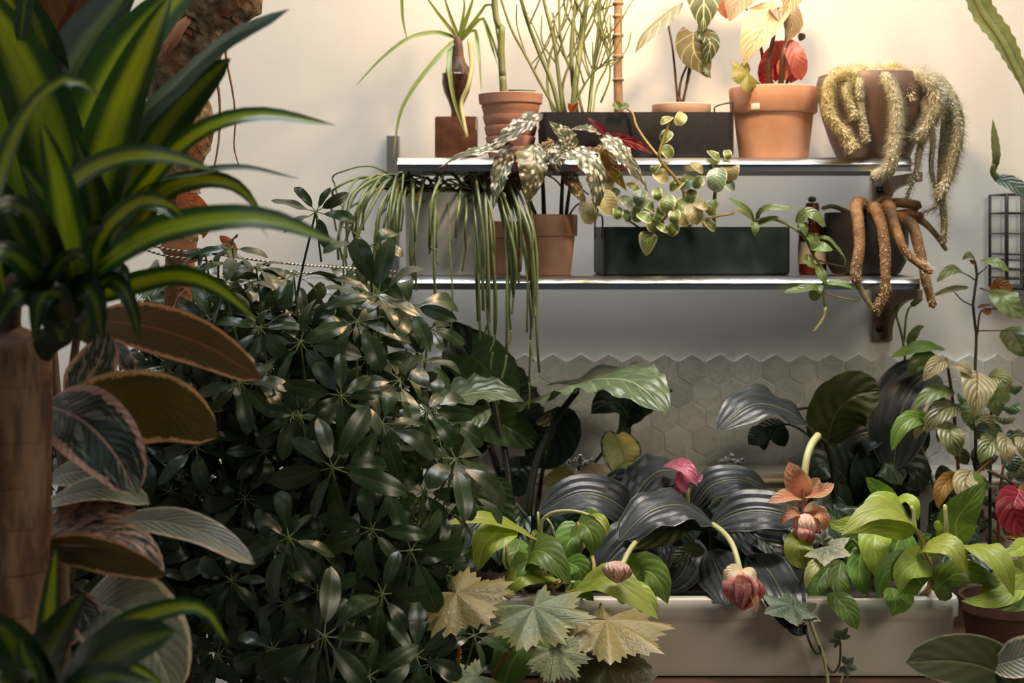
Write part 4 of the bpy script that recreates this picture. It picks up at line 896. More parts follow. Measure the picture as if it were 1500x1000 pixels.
for pts, wd, fc, kw in (
    ([(942, 772, 2.26), (900, 735, 2.24), (850, 722, 2.24), (788, 752, 2.24)], 78, (-.1, -.7, .7), dict(ruffle=.05)),
    ([(1000, 690, 2.36), (965, 690, 2.30), (938, 715, 2.26), (920, 752, 2.25)], 84, (-.35, -.9, .5), dict(ruffle=.06, rf=4)),
    ([(1048, 770, 2.22), (1000, 740, 2.17), (950, 750, 2.14), (906, 792, 2.12)], 96, (-.1, -.55, .9), dict(ruffle=.08, rf=3.5, rim=.15)),
    ([(958, 785, 2.22), (925, 792, 2.17), (895, 820, 2.15), (868, 856, 2.15)], 84, (-.15, -1, .55), dict(ruffle=.05)),
    ([(952, 786, 2.24), (965, 800, 2.20), (968, 820, 2.18), (956, 848, 2.18)], 44, (.2, -1, .3), {}),
    ([(1012, 748, 2.34), (1040, 712, 2.32), (1080, 702, 2.31), (1124, 716, 2.31)], 62, (0, -.75, .75), dict(ruffle=.07)),
    ([(1044, 768, 2.23), (1085, 750, 2.22), (1125, 748, 2.21), (1172, 760, 2.21)], 82, (.05, -.8, .7), dict(ruffle=.05)),
    ([(1040, 806, 2.26), (1050, 830, 2.20), (1060, 855, 2.12), (1066, 890, 2.08)], 78, (-.3, -1, .35), dict(ruffle=.05)),
    ([(1100, 812, 2.24), (1125, 835, 2.18), (1145, 870, 2.10), (1168, 928, 2.06)], 92, (.15, -1, .35), dict(ruffle=.04)),
    ([(1108, 800, 2.28), (1150, 830, 2.24), (1172, 870, 2.22), (1180, 905, 2.22)], 70, (.4, -1, .3), {}),
    ([(1020, 790, 2.30), (1010, 820, 2.26), (995, 845, 2.25), (975, 862, 2.25)], 60, (-.2, -1, .3), {}),
    ([(960, 720, 2.40), (930, 705, 2.36), (900, 712, 2.34), (872, 730, 2.34)], 56, (0, -.7, .7), {}),
    ([(1075, 760, 2.32), (1110, 790, 2.28), (1150, 800, 2.26), (1180, 830, 2.26)], 70, (.2, -1, .2), {}),
    ([(1150, 905, 2.09), (1160, 912, 2.075), (1168, 920, 2.07), (1182, 925, 2.07)], 30, (0, -.8, .6), {})):
    kw['ruffle'] = kw.get('ruffle', .04) * 1.6; kw.setdefault('rf', 2.4)
    t.leaf(M, pts, wd * .86, fc, 'ellip', nu=10, nv=18, fold=kw.pop('fold', .12), pleat=.04, pn=2.6, **kw)
t.leaf(K['medgreen'], [(1048, 772, 2.23), (1005, 758, 2.19), (965, 780, 2.16), (910, 800, 2.14)], 50, (0, .5, -.8), 'ellip', nu=8, nv=14, ruffle=.1)
t.leaf(K['medgreen'], [(1000, 815, 2.24), (985, 818, 2.22), (975, 810, 2.21), (968, 796, 2.21)], 26, (0, -1, .4), 'ovate', nu=6, nv=8, ruffle=.1)
t.leaf(K['medgreen'], [(1032, 806, 2.22), (1012, 806, 2.21), (994, 815, 2.21), (978, 822, 2.21)], 26, (0, -.8, .6), 'ovate', nu=6, nv=8)
t.leaf(K['medgreen'], [(990, 700, 2.30), (985, 710, 2.27), (978, 722, 2.26), (972, 732, 2.26)], 22, (-.2, -1, .3), 'ellip', nu=6, nv=8)
# hanging pink bud, its stalk, the pale bud and the magenta flower behind
t.stem(K['pale'], [(1044, 768, 2.22), (1060, 780, 2.16), (1074, 800, 2.10), (1085, 838, 2.065)], 4.2, 4.0, name='flower_stalk')
bud(t, (1088, 836), 52, 58, 'petalpink', 7, 2.065)
bud(t, (1086, 842), 34, 50, 'petalpink', 5, 2.055)
t.leaf(K['cream'], [(1090, 836, 2.05), (1078, 834, 2.04), (1066, 840, 2.035), (1060, 850, 2.04)], 20, (-.2, -.8, .7), 'ovate', name='bract', nu=5, nv=7)
t.leaf(K['cream'], [(1088, 834, 2.05), (1100, 838, 2.04), (1108, 850, 2.04)], 16, (.3, -.8, .6), 'ovate', name='bract', nu=5, nv=7)
t.leaf(K['bract'], [(1098, 860, 2.05), (1106, 878, 2.045), (1108, 898, 2.045)], 12, (.3, -.9, .2), 'lance', name='bract', nu=4, nv=7)
t.stem(K['pale'], [(934, 790, 2.14), (922, 806, 2.06), (912, 826, 2.0)], 4, 3.8, name='flower_stalk')
bud(t, (904, 821), 38, 33, 'petalpale', 8, 1.995)
t.leaf(K['magenta'], [(975, 680, 2.28), (995, 682, 2.24), (1010, 690, 2.22), (1022, 712, 2.22)], 28, (.0, -.8, .7), 'ovate', name='petal', nu=6, nv=9, fold=.3)
for pts, wd in (([(1002, 690, 2.25), (1000, 706, 2.23), (1005, 722, 2.23)], 22), ([(1010, 694, 2.26), (1022, 700, 2.24), (1030, 694, 2.24)], 18), ([(996, 700, 2.26), (994, 712, 2.25), (1000, 724, 2.25)], 16)): t.leaf(K['magenta'], pts, wd, (0, -1, .3), 'ovate', name='petal', nu=5, nv=7)
t.stem(K['pale'], [(1006, 716, 2.24), (1008, 735, 2.25), (1006, 760, 2.28)], 3.4, 3.2, name='flower_stalk')
# the open flower
t = Thing('open_medinilla', 'open coral flower with two tiers of bracts hanging on a thick pale stalk', 'flower', P(1215, 800, 2.34), D=2.16)
t.stem(K['dark'], [(1222, 860, 2.36), (1222, 720, 2.36), (1212, 655, 2.30), (1196, 640, 2.24)], 5, 4)
t.stem(K['pale'], [(1198, 638, 2.22), (1188, 652, 2.19), (1181, 675, 2.17), (1177, 712, 2.16)], 5.6, 5.2, name='flower_stalk', n=10)
for pts, wd, fc in (([(1178, 726, 2.16), (1168, 708, 2.145), (1162, 694, 2.14), (1156, 676, 2.145)], 40, (-.1, -1, .25)), ([(1172, 728, 2.15), (1156, 726, 2.13), (1142, 730, 2.12), (1124, 736, 2.12)], 26, (-.1, -.7, .8)), ([(1180, 726, 2.15), (1195, 722, 2.13), (1206, 718, 2.12), (1222, 708, 2.125)], 26, (.1, -.8, .7)), ([(1182, 722, 2.19), (1192, 712, 2.20), (1200, 700, 2.21)], 24, (.2, -1, .2))):
    t.leaf(K['bract'], pts, wd, fc, 'ovate', name='bract', nu=6, nv=10, fold=.25)
t.stem(K['petalpink'], [(1177, 716, 2.15), (1177, 740, 2.145), (1178, 760, 2.14)], 3, 3, name='flower_stem')
for pts, wd, m, fc in (([(1175, 758, 2.13), (1165, 750, 2.115), (1152, 756, 2.11), (1142, 768, 2.115)], 18, 'bract', (-.1, -.7, .8)), ([(1165, 752, 2.13), (1158, 745, 2.12), (1154, 738, 2.12)], 18, 'cream', (-.3, -1, .2)), ([(1184, 750, 2.13), (1190, 742, 2.12), (1197, 734, 2.12)], 20, 'cream', (.2, -1, .2)), ([(1186, 754, 2.13), (1200, 752, 2.115), (1208, 762, 2.11), (1206, 780, 2.115)], 22, 'bract', (.4, -.9, .4)), ([(1192, 748, 2.14), (1204, 748, 2.13), (1212, 756, 2.13)], 16, 'cream', (.3, -.9, .4))):
    t.leaf(K[m], pts, wd, fc, 'ovate', name='bract', nu=5, nv=8, fold=.2)
bud(t, (1182, 752), 34, 40, 'petalpale', 6, 2.12); bud(t, (1180, 768), 30, 28, 'petalpink', 6, 2.115)

# dark medinilla at the back
t = Thing('slate_leaf_plant', 'big dark plant at the tiles, one long rippled blue-grey leaf arching sideways', 'plant', P(1230, 860, 2.42), D=2.42)
for pts, r0, r1 in (([(1235, 860, 2.42), (1225, 740, 2.42), (1200, 640, 2.40)], 7, 5), ([(1240, 860, 2.44), (1235, 740, 2.44), (1216, 640, 2.42)], 6, 5), ([(1280, 860, 2.44), (1310, 740, 2.45), (1320, 650, 2.46)], 6, 5), ([(1212, 612, 2.40), (1190, 598, 2.40), (1160, 600, 2.39)], 2, 2)): t.stem(K['dark'], pts, r0, r1)
t.leaf(M, [(1200, 640, 2.38), (1160, 606, 2.32), (1105, 592, 2.27), (1050, 630, 2.24)], 78, (-.05, -.62, .85), 'ellip', nu=12, nv=22, fold=.1, ruffle=.13, rf=3.2, pleat=.12, pn=3)
t.leaf(K['medgreen'], [(1212, 655, 2.42), (1222, 610, 2.38), (1250, 580, 2.36), (1292, 572, 2.36)], 88, (.1, -1, .1), 'ellip', nu=10, nv=16, fold=.15, ruffle=.05)
t.leaf(M, [(1204, 620, 2.44), (1214, 590, 2.43), (1228, 574, 2.42), (1242, 566, 2.42)], 60, (-.6, -.6, .6), 'ellip', nu=8, nv=12)
t.leaf(M, [(1372, 548, 2.46), (1345, 560, 2.41), (1318, 610, 2.38), (1308, 690, 2.38)], 96, (-.35, -1, .4), 'ellip', nu=12, nv=18, fold=.1, pleat=.14, pn=3)
for pts, wd, fc in (([(1262, 700, 2.44), (1250, 660, 2.42), (1262, 640, 2.40), (1300, 632, 2.40)], 60, (0, -.8, .6)), ([(1250, 720, 2.42), (1230, 690, 2.40), (1205, 680, 2.38), (1188, 700, 2.38)], 70, (-.2, -.8, .6)), ([(1262, 730, 2.42), (1280, 690, 2.40), (1300, 680, 2.38), (1320, 710, 2.37)], 70, (.2, -.8, .6)), ([(1240, 760, 2.40), (1222, 735, 2.36), (1225, 760, 2.34), (1235, 800, 2.34)], 64, (0, -1, .3)),
                    ([(1300, 760, 2.44), (1318, 700, 2.43), (1336, 690, 2.42), (1352, 720, 2.42)], 70, (.2, -1, .4)), ([(1240, 690, 2.47), (1222, 650, 2.47), (1210, 690, 2.46), (1200, 720, 2.46)], 70, (0, -1, .2)), ([(1290, 690, 2.48), (1305, 640, 2.48), (1330, 640, 2.47), (1350, 670, 2.47)], 76, (.1, -1, .2)), ([(1270, 760, 2.46), (1262, 720, 2.46), (1280, 740, 2.45), (1296, 790, 2.45)], 80, (0, -1, .2))):
    t.leaf(K['colocdark'] if wd > 62 else M, pts, wd, fc, 'ellip', nu=8, nv=12, ruffle=.05)
for pts, wd in (([(1118, 628, 2.50), (1108, 640, 2.49), (1096, 650, 2.49)], 30), ([(1120, 628, 2.50), (1118, 645, 2.49), (1120, 660, 2.49)], 20), ([(1128, 630, 2.50), (1140, 636, 2.49), (1150, 654, 2.49)], 30), ([(1150, 622, 2.50), (1128, 626, 2.50), (1100, 634, 2.50)], 26)): t.leaf(K['colocdark'], pts, wd, (0, -1, .3), 'ovate', nu=4, nv=8)
t.stem(K['dark'], [(1200, 650, 2.45), (1160, 622, 2.49), (1120, 626, 2.50)], 2, 1.5, name='twig')

# lime philodendrons
t = Thing('lime_philodendron', 'lime-green philodendron on the sink beside the glossy umbrella bush', 'plant', P(830, 870, 2.22), 'lime philodendrons in the sink', D=2.10)
t.o['label'] = 'lime-green philodendron in the sink between the umbrella bush and the pale bud'
for pts, r, m in (([(830, 880, 2.22), (828, 850, 2.16), (800, 800, 2.10), (772, 786, 2.08)], 3, 'ochre'), ([(835, 875, 2.22), (840, 850, 2.16), (852, 800, 2.15), (846, 765, 2.15)], 3, 'ochre'), ([(800, 870, 2.18), (796, 810, 2.12), (792, 770, 2.10), (806, 752, 2.09), (835, 748, 2.08), (862, 754, 2.07), (882, 768, 2.06), (888, 782, 2.06)], 3.2, 'pale'),
                  ([(812, 870, 2.18), (802, 810, 2.13), (790, 780, 2.12), (788, 750, 2.12)], 2.6, 'pale'), ([(806, 860, 2.16), (814, 800, 2.13), (808, 770, 2.12), (800, 758, 2.12)], 2.4, 'pale'), ([(745, 856, 2.08), (780, 848, 2.07), (815, 852, 2.08), (850, 852, 2.10)], 3, 'pale'), ([(770, 870, 2.12), (745, 830, 2.10), (742, 800, 2.10)], 3, 'ochre'),
                  ([(818, 875, 2.10), (840, 866, 2.08), (862, 858, 2.08), (880, 850, 2.10)], 3.4, 'ochre'), ([(845, 880, 2.12), (858, 870, 2.08), (835, 876, 2.07)], 3, 'pale'), ([(840, 905, 2.08), (838, 880, 2.08), (842, 862, 2.10)], 3, 'pale'), ([(860, 855, 2.10), (870, 835, 2.10), (868, 815, 2.12)], 4, 'ochre'), ([(790, 840, 2.10), (810, 862, 2.08), (826, 846, 2.07), (800, 858, 2.06)], 2.4, 'ochre')):
    t.stem(K[m], pts, r, r * .7, name='petiole')
for m, pts, wd, fc, kw in (
    ('lime', [(775, 782, 2.08), (740, 766, 2.04), (700, 758, 2.01), (648, 768, 2.00)], 44, (-.1, -.55, .9), {}), ('lime', [(742, 770, 2.05), (722, 785, 2.02), (708, 802, 2.01), (700, 836, 2.01)], 56, (-.4, -1, .3), {}),
    ('limedark', [(768, 814, 2.10), (790, 806, 2.06), (812, 820, 2.04), (836, 856, 2.04)], 62, (.1, -.9, .6), {}), ('limedark', [(800, 812, 2.12), (775, 820, 2.07), (755, 835, 2.05), (738, 846, 2.05)], 56, (-.2, -.8, .6), {}),
    ('lime', [(798, 838, 2.10), (778, 838, 2.06), (758, 848, 2.04), (742, 874, 2.04)], 60, (-.2, -.8, .6), {}), ('limedark', [(846, 764, 2.16), (860, 772, 2.13), (868, 790, 2.12), (866, 812, 2.12)], 54, (0, -1, .3), {}), ('lime', [(862, 754, 2.07), (878, 758, 2.05), (888, 772, 2.045), (888, 786, 2.05)], 14, (.4, -.6, .6), dict(fold=.6)),
    ('lime', [(852, 852, 2.08), (890, 846, 2.03), (925, 868, 2.01), (964, 906, 2.00)], 66, (.1, -.75, .75), {}), ('lime', [(905, 872, 2.06), (930, 868, 2.03), (950, 882, 2.02), (958, 905, 2.02)], 40, (.2, -.8, .5), {}), ('limedark', [(920, 850, 2.12), (945, 835, 2.09), (965, 850, 2.08), (978, 884, 2.08)], 60, (.15, -1, .3), {}),
    ('limedark', [(828, 866, 2.10), (848, 862, 2.08), (862, 872, 2.07), (870, 880, 2.07)], 26, (0, -.8, .6), {}), ('limedark', [(830, 822, 2.12), (846, 830, 2.11), (850, 845, 2.11), (838, 860, 2.11)], 40, (.2, -1, .2), {}), ('limedark', [(762, 790, 2.16), (756, 810, 2.13), (752, 825, 2.12), (762, 842, 2.12)], 40, (0, -1, .3), {}),
    ('limedark', [(796, 934, 2.00), (775, 942, 1.97), (752, 965, 1.96), (732, 1020, 1.96)], 84, (-.2, -1, .4), {}), ('colocmid', [(700, 740, 2.16), (720, 745, 2.15), (738, 765, 2.15), (742, 800, 2.15)], 50, (0, -1, .2), {}), ('lime', [(782, 776, 2.12), (790, 800, 2.11), (780, 815, 2.10), (765, 808, 2.10)], 24, (0, -1, .4), {}), ('limedark', [(850, 770, 2.18), (830, 800, 2.16), (825, 830, 2.16), (830, 850, 2.16)], 50, (-.2, -1, .3), {})):
    t.leaf(K[m], pts, wd, fc, 'heart' if wd > 40 else 'ovate', nu=8, nv=12, fold=kw.get('fold', .14), ruffle=.04, rim=.08)
t = Thing('lime_philodendron', 'lime-green philodendron spilling over the sink end above the brown pot', 'plant', P(1350, 880, 2.24), 'lime philodendrons in the sink', D=2.10)
for pts, r, m in (([(1348, 885, 2.20), (1362, 850, 2.14), (1354, 800, 2.12), (1340, 772, 2.11), (1338, 742, 2.12)], 3.4, 'ochre'), ([(1352, 875, 2.16), (1375, 842, 2.12), (1400, 830, 2.08), (1420, 822, 2.08)], 5, 'ochre'), ([(1350, 872, 2.14), (1366, 855, 2.10), (1352, 840, 2.09)], 4, 'ochre'), ([(1385, 800, 2.14), (1386, 770, 2.13), (1384, 740, 2.13)], 4, 'pale'), ([(1365, 830, 2.10), (1350, 800, 2.08), (1356, 806, 2.07)], 3, 'ochre'),
                  ([(1340, 775, 2.10), (1338, 750, 2.10), (1335, 742, 2.10)], 3.4, 'pale'), ([(1300, 880, 2.22), (1290, 800, 2.20), (1300, 740, 2.20)], 3, 'pale'), ([(1400, 860, 2.2), (1402, 820, 2.2), (1404, 792, 2.2)], 4, 'green'), ([(1340, 885, 2.2), (1300, 862, 2.15), (1270, 820, 2.14), (1250, 790, 2.13)], 3, 'green')):
    t.stem(K[m], pts, r, r * .75, name='petiole')
for m, pts, wd, fc in (
    ('lime', [(1342, 775, 2.10), (1310, 748, 2.05), (1270, 752, 2.03), (1232, 784, 2.02)], 58, (-.1, -.6, .85)), ('lime', [(1336, 768, 2.13), (1318, 745, 2.10), (1290, 732, 2.09), (1262, 742, 2.09)], 44, (0, -.7, .8)), ('lime', [(1340, 778, 2.10), (1310, 772, 2.06), (1275, 768, 2.05), (1238, 780, 2.04)], 34, (0, -.9, .1)),
    ('lime', [(1286, 772, 2.14), (1280, 795, 2.11), (1284, 820, 2.10), (1292, 856, 2.10)], 48, (-.2, -1, .2)), ('limedark', [(1326, 776, 2.16), (1314, 795, 2.14), (1312, 812, 2.13), (1330, 838, 2.13)], 60, (0, -1, .2)),
    ('lime', [(1352, 802, 2.07), (1375, 796, 2.04), (1400, 806, 2.02), (1418, 842, 2.02)], 50, (.1, -.75, .7)), ('lime', [(1420, 798, 2.06), (1445, 805, 2.02), (1470, 830, 2.00), (1485, 874, 2.00)], 54, (.2, -.8, .6)), ('limedark', [(1368, 866, 2.10), (1395, 842, 2.06), (1430, 840, 2.04), (1474, 862, 2.04)], 50, (.1, -.8, .6)), ('lime', [(1500, 846, 2.06), (1480, 868, 2.03), (1445, 880, 2.02), (1408, 880, 2.02)], 32, (0, -.7, .7)),
    ('lime', [(1515, 838, 2.08), (1490, 842, 2.05), (1460, 856, 2.04), (1432, 876, 2.04)], 44, (.1, -.9, .5)), ('limedark', [(1518, 860, 2.06), (1500, 872, 2.04), (1475, 880, 2.03), (1440, 880, 2.03)], 40, (0, -.8, .6)),
    ('lime', [(1358, 820, 2.07), (1338, 826, 2.04), (1322, 840, 2.03), (1318, 868, 2.03)], 50, (-.2, -1, .4)), ('limedark', [(1352, 858, 2.08), (1325, 828, 2.05), (1296, 840, 2.04), (1286, 876, 2.04)], 54, (-.2, -.9, .4)), ('limedark', [(1404, 796, 2.18), (1400, 765, 2.16), (1420, 735, 2.15), (1444, 705, 2.15)], 62, (0, -1, .2)),
    ('limedark', [(1312, 745, 2.16), (1300, 730, 2.15), (1285, 715, 2.14), (1268, 698, 2.14)], 30, (-.3, -1, .2)), ('lime', [(1308, 735, 2.14), (1330, 730, 2.12), (1340, 740, 2.11), (1345, 762, 2.11)], 22, (.2, -.7, .6)), ('lime', [(1178, 784, 2.12), (1170, 800, 2.10), (1172, 815, 2.10), (1185, 832, 2.10)], 44, (-.1, -1, .3)),
    ('limedark', [(1218, 868, 2.10), (1230, 880, 2.08), (1245, 898, 2.07), (1256, 922, 2.07)], 36, (.1, -1, .3)), ('limedark', [(1232, 820, 2.14), (1228, 845, 2.12), (1234, 865, 2.11), (1240, 884, 2.11)], 32, (0, -1, .3)), ('limedark', [(1262, 800, 2.14), (1258, 830, 2.12), (1262, 850, 2.11), (1272, 872, 2.11)], 36, (0, -1, .3)), ('limedark', [(1215, 830, 2.16), (1200, 850, 2.14), (1198, 865, 2.13), (1202, 882, 2.13)], 40, (-.2, -1, .2)),
    ('limedark', [(1305, 860, 2.08), (1310, 875, 2.06), (1312, 888, 2.06), (1306, 902, 2.06)], 30, (0, -1, .2)), ('limedark', [(1330, 862, 2.08), (1326, 878, 2.06), (1322, 890, 2.06), (1318, 898, 2.06)], 26, (0, -1, .2)), ('lime', [(1508, 790, 2.10), (1495, 802, 2.07), (1482, 808, 2.06), (1466, 808, 2.06)], 26, (0, -.8, .6)), ('lime', [(1508, 812, 2.10), (1500, 826, 2.07), (1490, 834, 2.06)], 26, (0, -1, .4)),
    ('lime', [(1262, 762, 2.16), (1235, 770, 2.14), (1222, 768, 2.14), (1212, 760, 2.14)], 24, (-.2, -.9, .4)), ('lime', [(1380, 775, 2.12), (1372, 768, 2.11), (1376, 762, 2.11)], 12, (-.2, -.9, .3)), ('limedark', [(1375, 815, 2.14), (1360, 800, 2.13), (1352, 790, 2.13), (1365, 782, 2.13)], 22, (0, -1, .3)), ('limedark', [(1290, 800, 2.18), (1262, 790, 2.17), (1250, 800, 2.17), (1244, 830, 2.17)], 44, (-.2, -1, .3)), ('limedark', [(1340, 800, 2.18), (1345, 820, 2.17), (1330, 845, 2.16), (1322, 856, 2.16)], 40, (.1, -1, .2))):
    t.leaf(K[m], pts, wd, fc, 'heart' if wd > 44 else 'ovate', nu=8, nv=12, fold=.14, ruffle=.04, rim=.08)

# dark leaves added low in the sink to darken gaps between plants
t = Thing('added_dark_leaves', 'dark low leaves added in the white sink to darken gaps between plants', 'plant', P(1050, 890, 2.34), D=2.34)
ru = random.Random(31)
for k in range(80):
    px = ru.uniform(700, 1400); d0 = ru.uniform(2.26, 2.44); y0 = 345 + (880 - 345) * 2.1 / d0 
    a = P(px, y0, d0); h = ru.uniform(.03, .09); s = ru.uniform(-.05, .05)
    t.leaf(K['colocdark'], [a, a + Vector((s * .4, -.005, h)), a + Vector((s, -.03, h * .9)), a + Vector((s * 1.5, -.05, h * .4))], ru.uniform(35, 65), (s * 4, -.9, .4), 'ovate', nu=4, nv=7, ruffle=.05)

# palmate begonia in front of the sink
t = Thing('palmate_begonia', 'begonia with jagged palmate silver-green and golden leaves before the white sink', 'plant', (0, 1.88, 0), D=1.95)
floor_pot(t, .0, 1.86, .085, .30, [(P(700, 1060, 1.98), .004, K['rust']), (P(790, 1070, 1.98), .0035, K['rust']), (P(770, 1070, 1.98), .0035, K['rust']), (P(660, 1070, 1.96), .0035, K['rust']), (P(860, 1070, 1.96), .0035, K['rust'])])
for pts, r in (([(700, 1060, 1.98), (730, 975, 1.96), (762, 930, 1.95), (782, 894, 1.94)], 4), ([(790, 1070, 1.98), (820, 990, 1.97), (856, 940, 1.96), (876, 912, 1.95)], 3.2), ([(770, 1070, 1.98), (790, 1000, 1.95), (812, 952, 1.93)], 3.4), ([(660, 1070, 1.96), (672, 960, 1.92), (672, 872, 1.90)], 3), ([(860, 1070, 1.96), (880, 1010, 1.94), (892, 972, 1.93)], 3)):
    b = t.stem(K['rust'], pts, r, r * .8, bump=.1)
    t.part('hair', G().fuzz([t.p(a) for a in pts], r * 1.95 / F, 120, .004, ru, 0, .0003), K['furgold'], parent=b, kind='stuff', smooth=False)
for m, c, tip, fc, lb, kw in (('palmsilver', (782, 888, 1.94), (826, 932, 1.87), (-.1, -.40, .92), 7, dict(depth=.3)), ('palmgold', (888, 908, 1.95), (972, 944, 1.88), (-.05, -.14, .98), 7, dict(depth=.36)), ('palmdark', (812, 952, 1.88), (846, 992, 1.85), (0, -.6, .8), 7, {}), ('palmgold', (668, 868, 1.76), (716, 908, 1.71), (-.2, -.45, .85), 5, dict(depth=.25)),
                           ('palmbrown', (890, 972, 1.93), (915, 1040, 1.88), (0, -.7, .7), 5, dict(depth=.18, teeth=.02)), ('palmgold', (735, 872, 2.0), (712, 850, 2.0), (0, -.6, .7), 5, {}), ('palmsilver', (700, 990, 1.92), (660, 1010, 1.90), (0, -.6, .7), 5, {})):
    t.part('leaf', G().palm(t.p(c), t.p(tip), fc, lb, 160, kw.get('depth', .28), kw.get('teeth', .075), -.16, .10), K[m])

# ivy over the sink rim
t = Thing('trailing_ivy', 'small variegated ivy hanging down the white sink front', 'plant', P(1190, 885, 2.10), D=2.08)
for pts, r, m in (([(1180, 870, 2.12), (1186, 905, 2.08), (1196, 935, 2.075), (1208, 968, 2.075), (1214, 1010, 2.07)], 3.2, 'pale'), ([(1208, 970, 2.075), (1220, 985, 2.07), (1230, 970, 2.07), (1231, 940, 2.07)], 2, 'brown'), ([(1231, 1000, 2.07), (1236, 985, 2.07), (1240, 974, 2.07)], 1.6, 'pale'), ([(1180, 915, 2.07), (1184, 935, 2.06), (1194, 955, 2.06), (1202, 956, 2.06), (1200, 945, 2.06)], 2, 'dark'), ([(1170, 860, 2.14), (1182, 830, 2.12), (1205, 805, 2.10)], 2, 'green')):
    t.stem(K[m], pts, r, r * .8)
def ivy(c, tip, fc, m): t.part('leaf', G().palm(t.p(c), t.p(tip), fc, 5, 150, .38, .02, -.08, .08, sharp=1.3), K[m])
ivy((1160, 886, 2.07), (1120, 896, 2.045), (0, -.4, .9), 'ivy'); ivy((1166, 890, 2.07), (1203, 908, 2.05), (.1, -.45, .9), 'ivy'); ivy((1232, 936, 2.07), (1224, 922, 2.06), (-.1, -1, .3), 'ivy'); ivy((1238, 974, 2.07), (1256, 980, 2.06), (0, -1, .3), 'ivy'); ivy((1208, 800, 2.09), (1246, 812, 2.06), (0, -.6, .8), 'ivypale'); ivy((1204, 792, 2.09), (1208, 776, 2.09), (0, -1, .4), 'ivypale')
t.leaf(K['varieg'], [(1225, 822, 2.10), (1200, 824, 2.08), (1186, 838, 2.07), (1180, 862, 2.07)], 22, (0, -.8, .6), 'ovate'); 

# cane begonia and friends behind, near the wall basket
t = Thing('cane_begonia', 'tall cane begonia with silver-veined leaves standing at the wall basket', 'plant', P(1420, 900, 2.38), D=2.38)
for pts, r, m in (([(1436, 900, 2.40), (1430, 700, 2.40), (1428, 560, 2.41), (1430, 490, 2.42), (1425, 448, 2.42), (1431, 405, 2.42), (1428, 382, 2.42)], 2.8, 'dark'), ([(1415, 900, 2.36), (1408, 760, 2.36), (1400, 640, 2.36), (1394, 575, 2.36), (1386, 525, 2.36)], 3.2, 'rust'), ([(1395, 900, 2.40), (1380, 760, 2.42), (1340, 620, 2.44), (1326, 530, 2.44), (1322, 495, 2.44), (1312, 460, 2.44)], 2.6, 'green'), ([(1324, 500, 2.44), (1328, 460, 2.44), (1334, 448, 2.44)], 2, 'green'),
                  ([(1431, 492, 2.42), (1435, 460, 2.42), (1442, 452, 2.42)], 1.8, 'brown'), ([(1428, 410, 2.42), (1416, 402, 2.41), (1406, 398, 2.41)], 1.2, 'brown'), ([(1432, 402, 2.42), (1440, 396, 2.41), (1446, 390, 2.41)], 1.2, 'brown'), ([(1426, 448, 2.42), (1410, 440, 2.41), (1398, 428, 2.40)], 1.2, 'brown'), ([(1436, 422, 2.42), (1452, 428, 2.40), (1462, 434, 2.40)], 1.2, 'brown'), ([(1432, 484, 2.42), (1456, 484, 2.40), (1478, 484, 2.40)], 1.2, 'brown'), ([(1442, 452, 2.42), (1458, 452, 2.40), (1470, 452, 2.40)], 1.4, 'brown'),
                  ([(1470, 900, 2.36), (1462, 760, 2.36), (1470, 680, 2.36)], 3, 'rust'), ([(1428, 695, 2.33), (1445, 680, 2.34), (1462, 668, 2.34)], 2.4, 'rust'), ([(1448, 690, 2.36), (1480, 705, 2.36), (1510, 730, 2.36)], 3, 'brown'), ([(1455, 900, 2.42), (1450, 760, 2.42), (1452, 600, 2.42)], 3, 'dark')):
    t.stem(K[m], pts, r, r * .7)
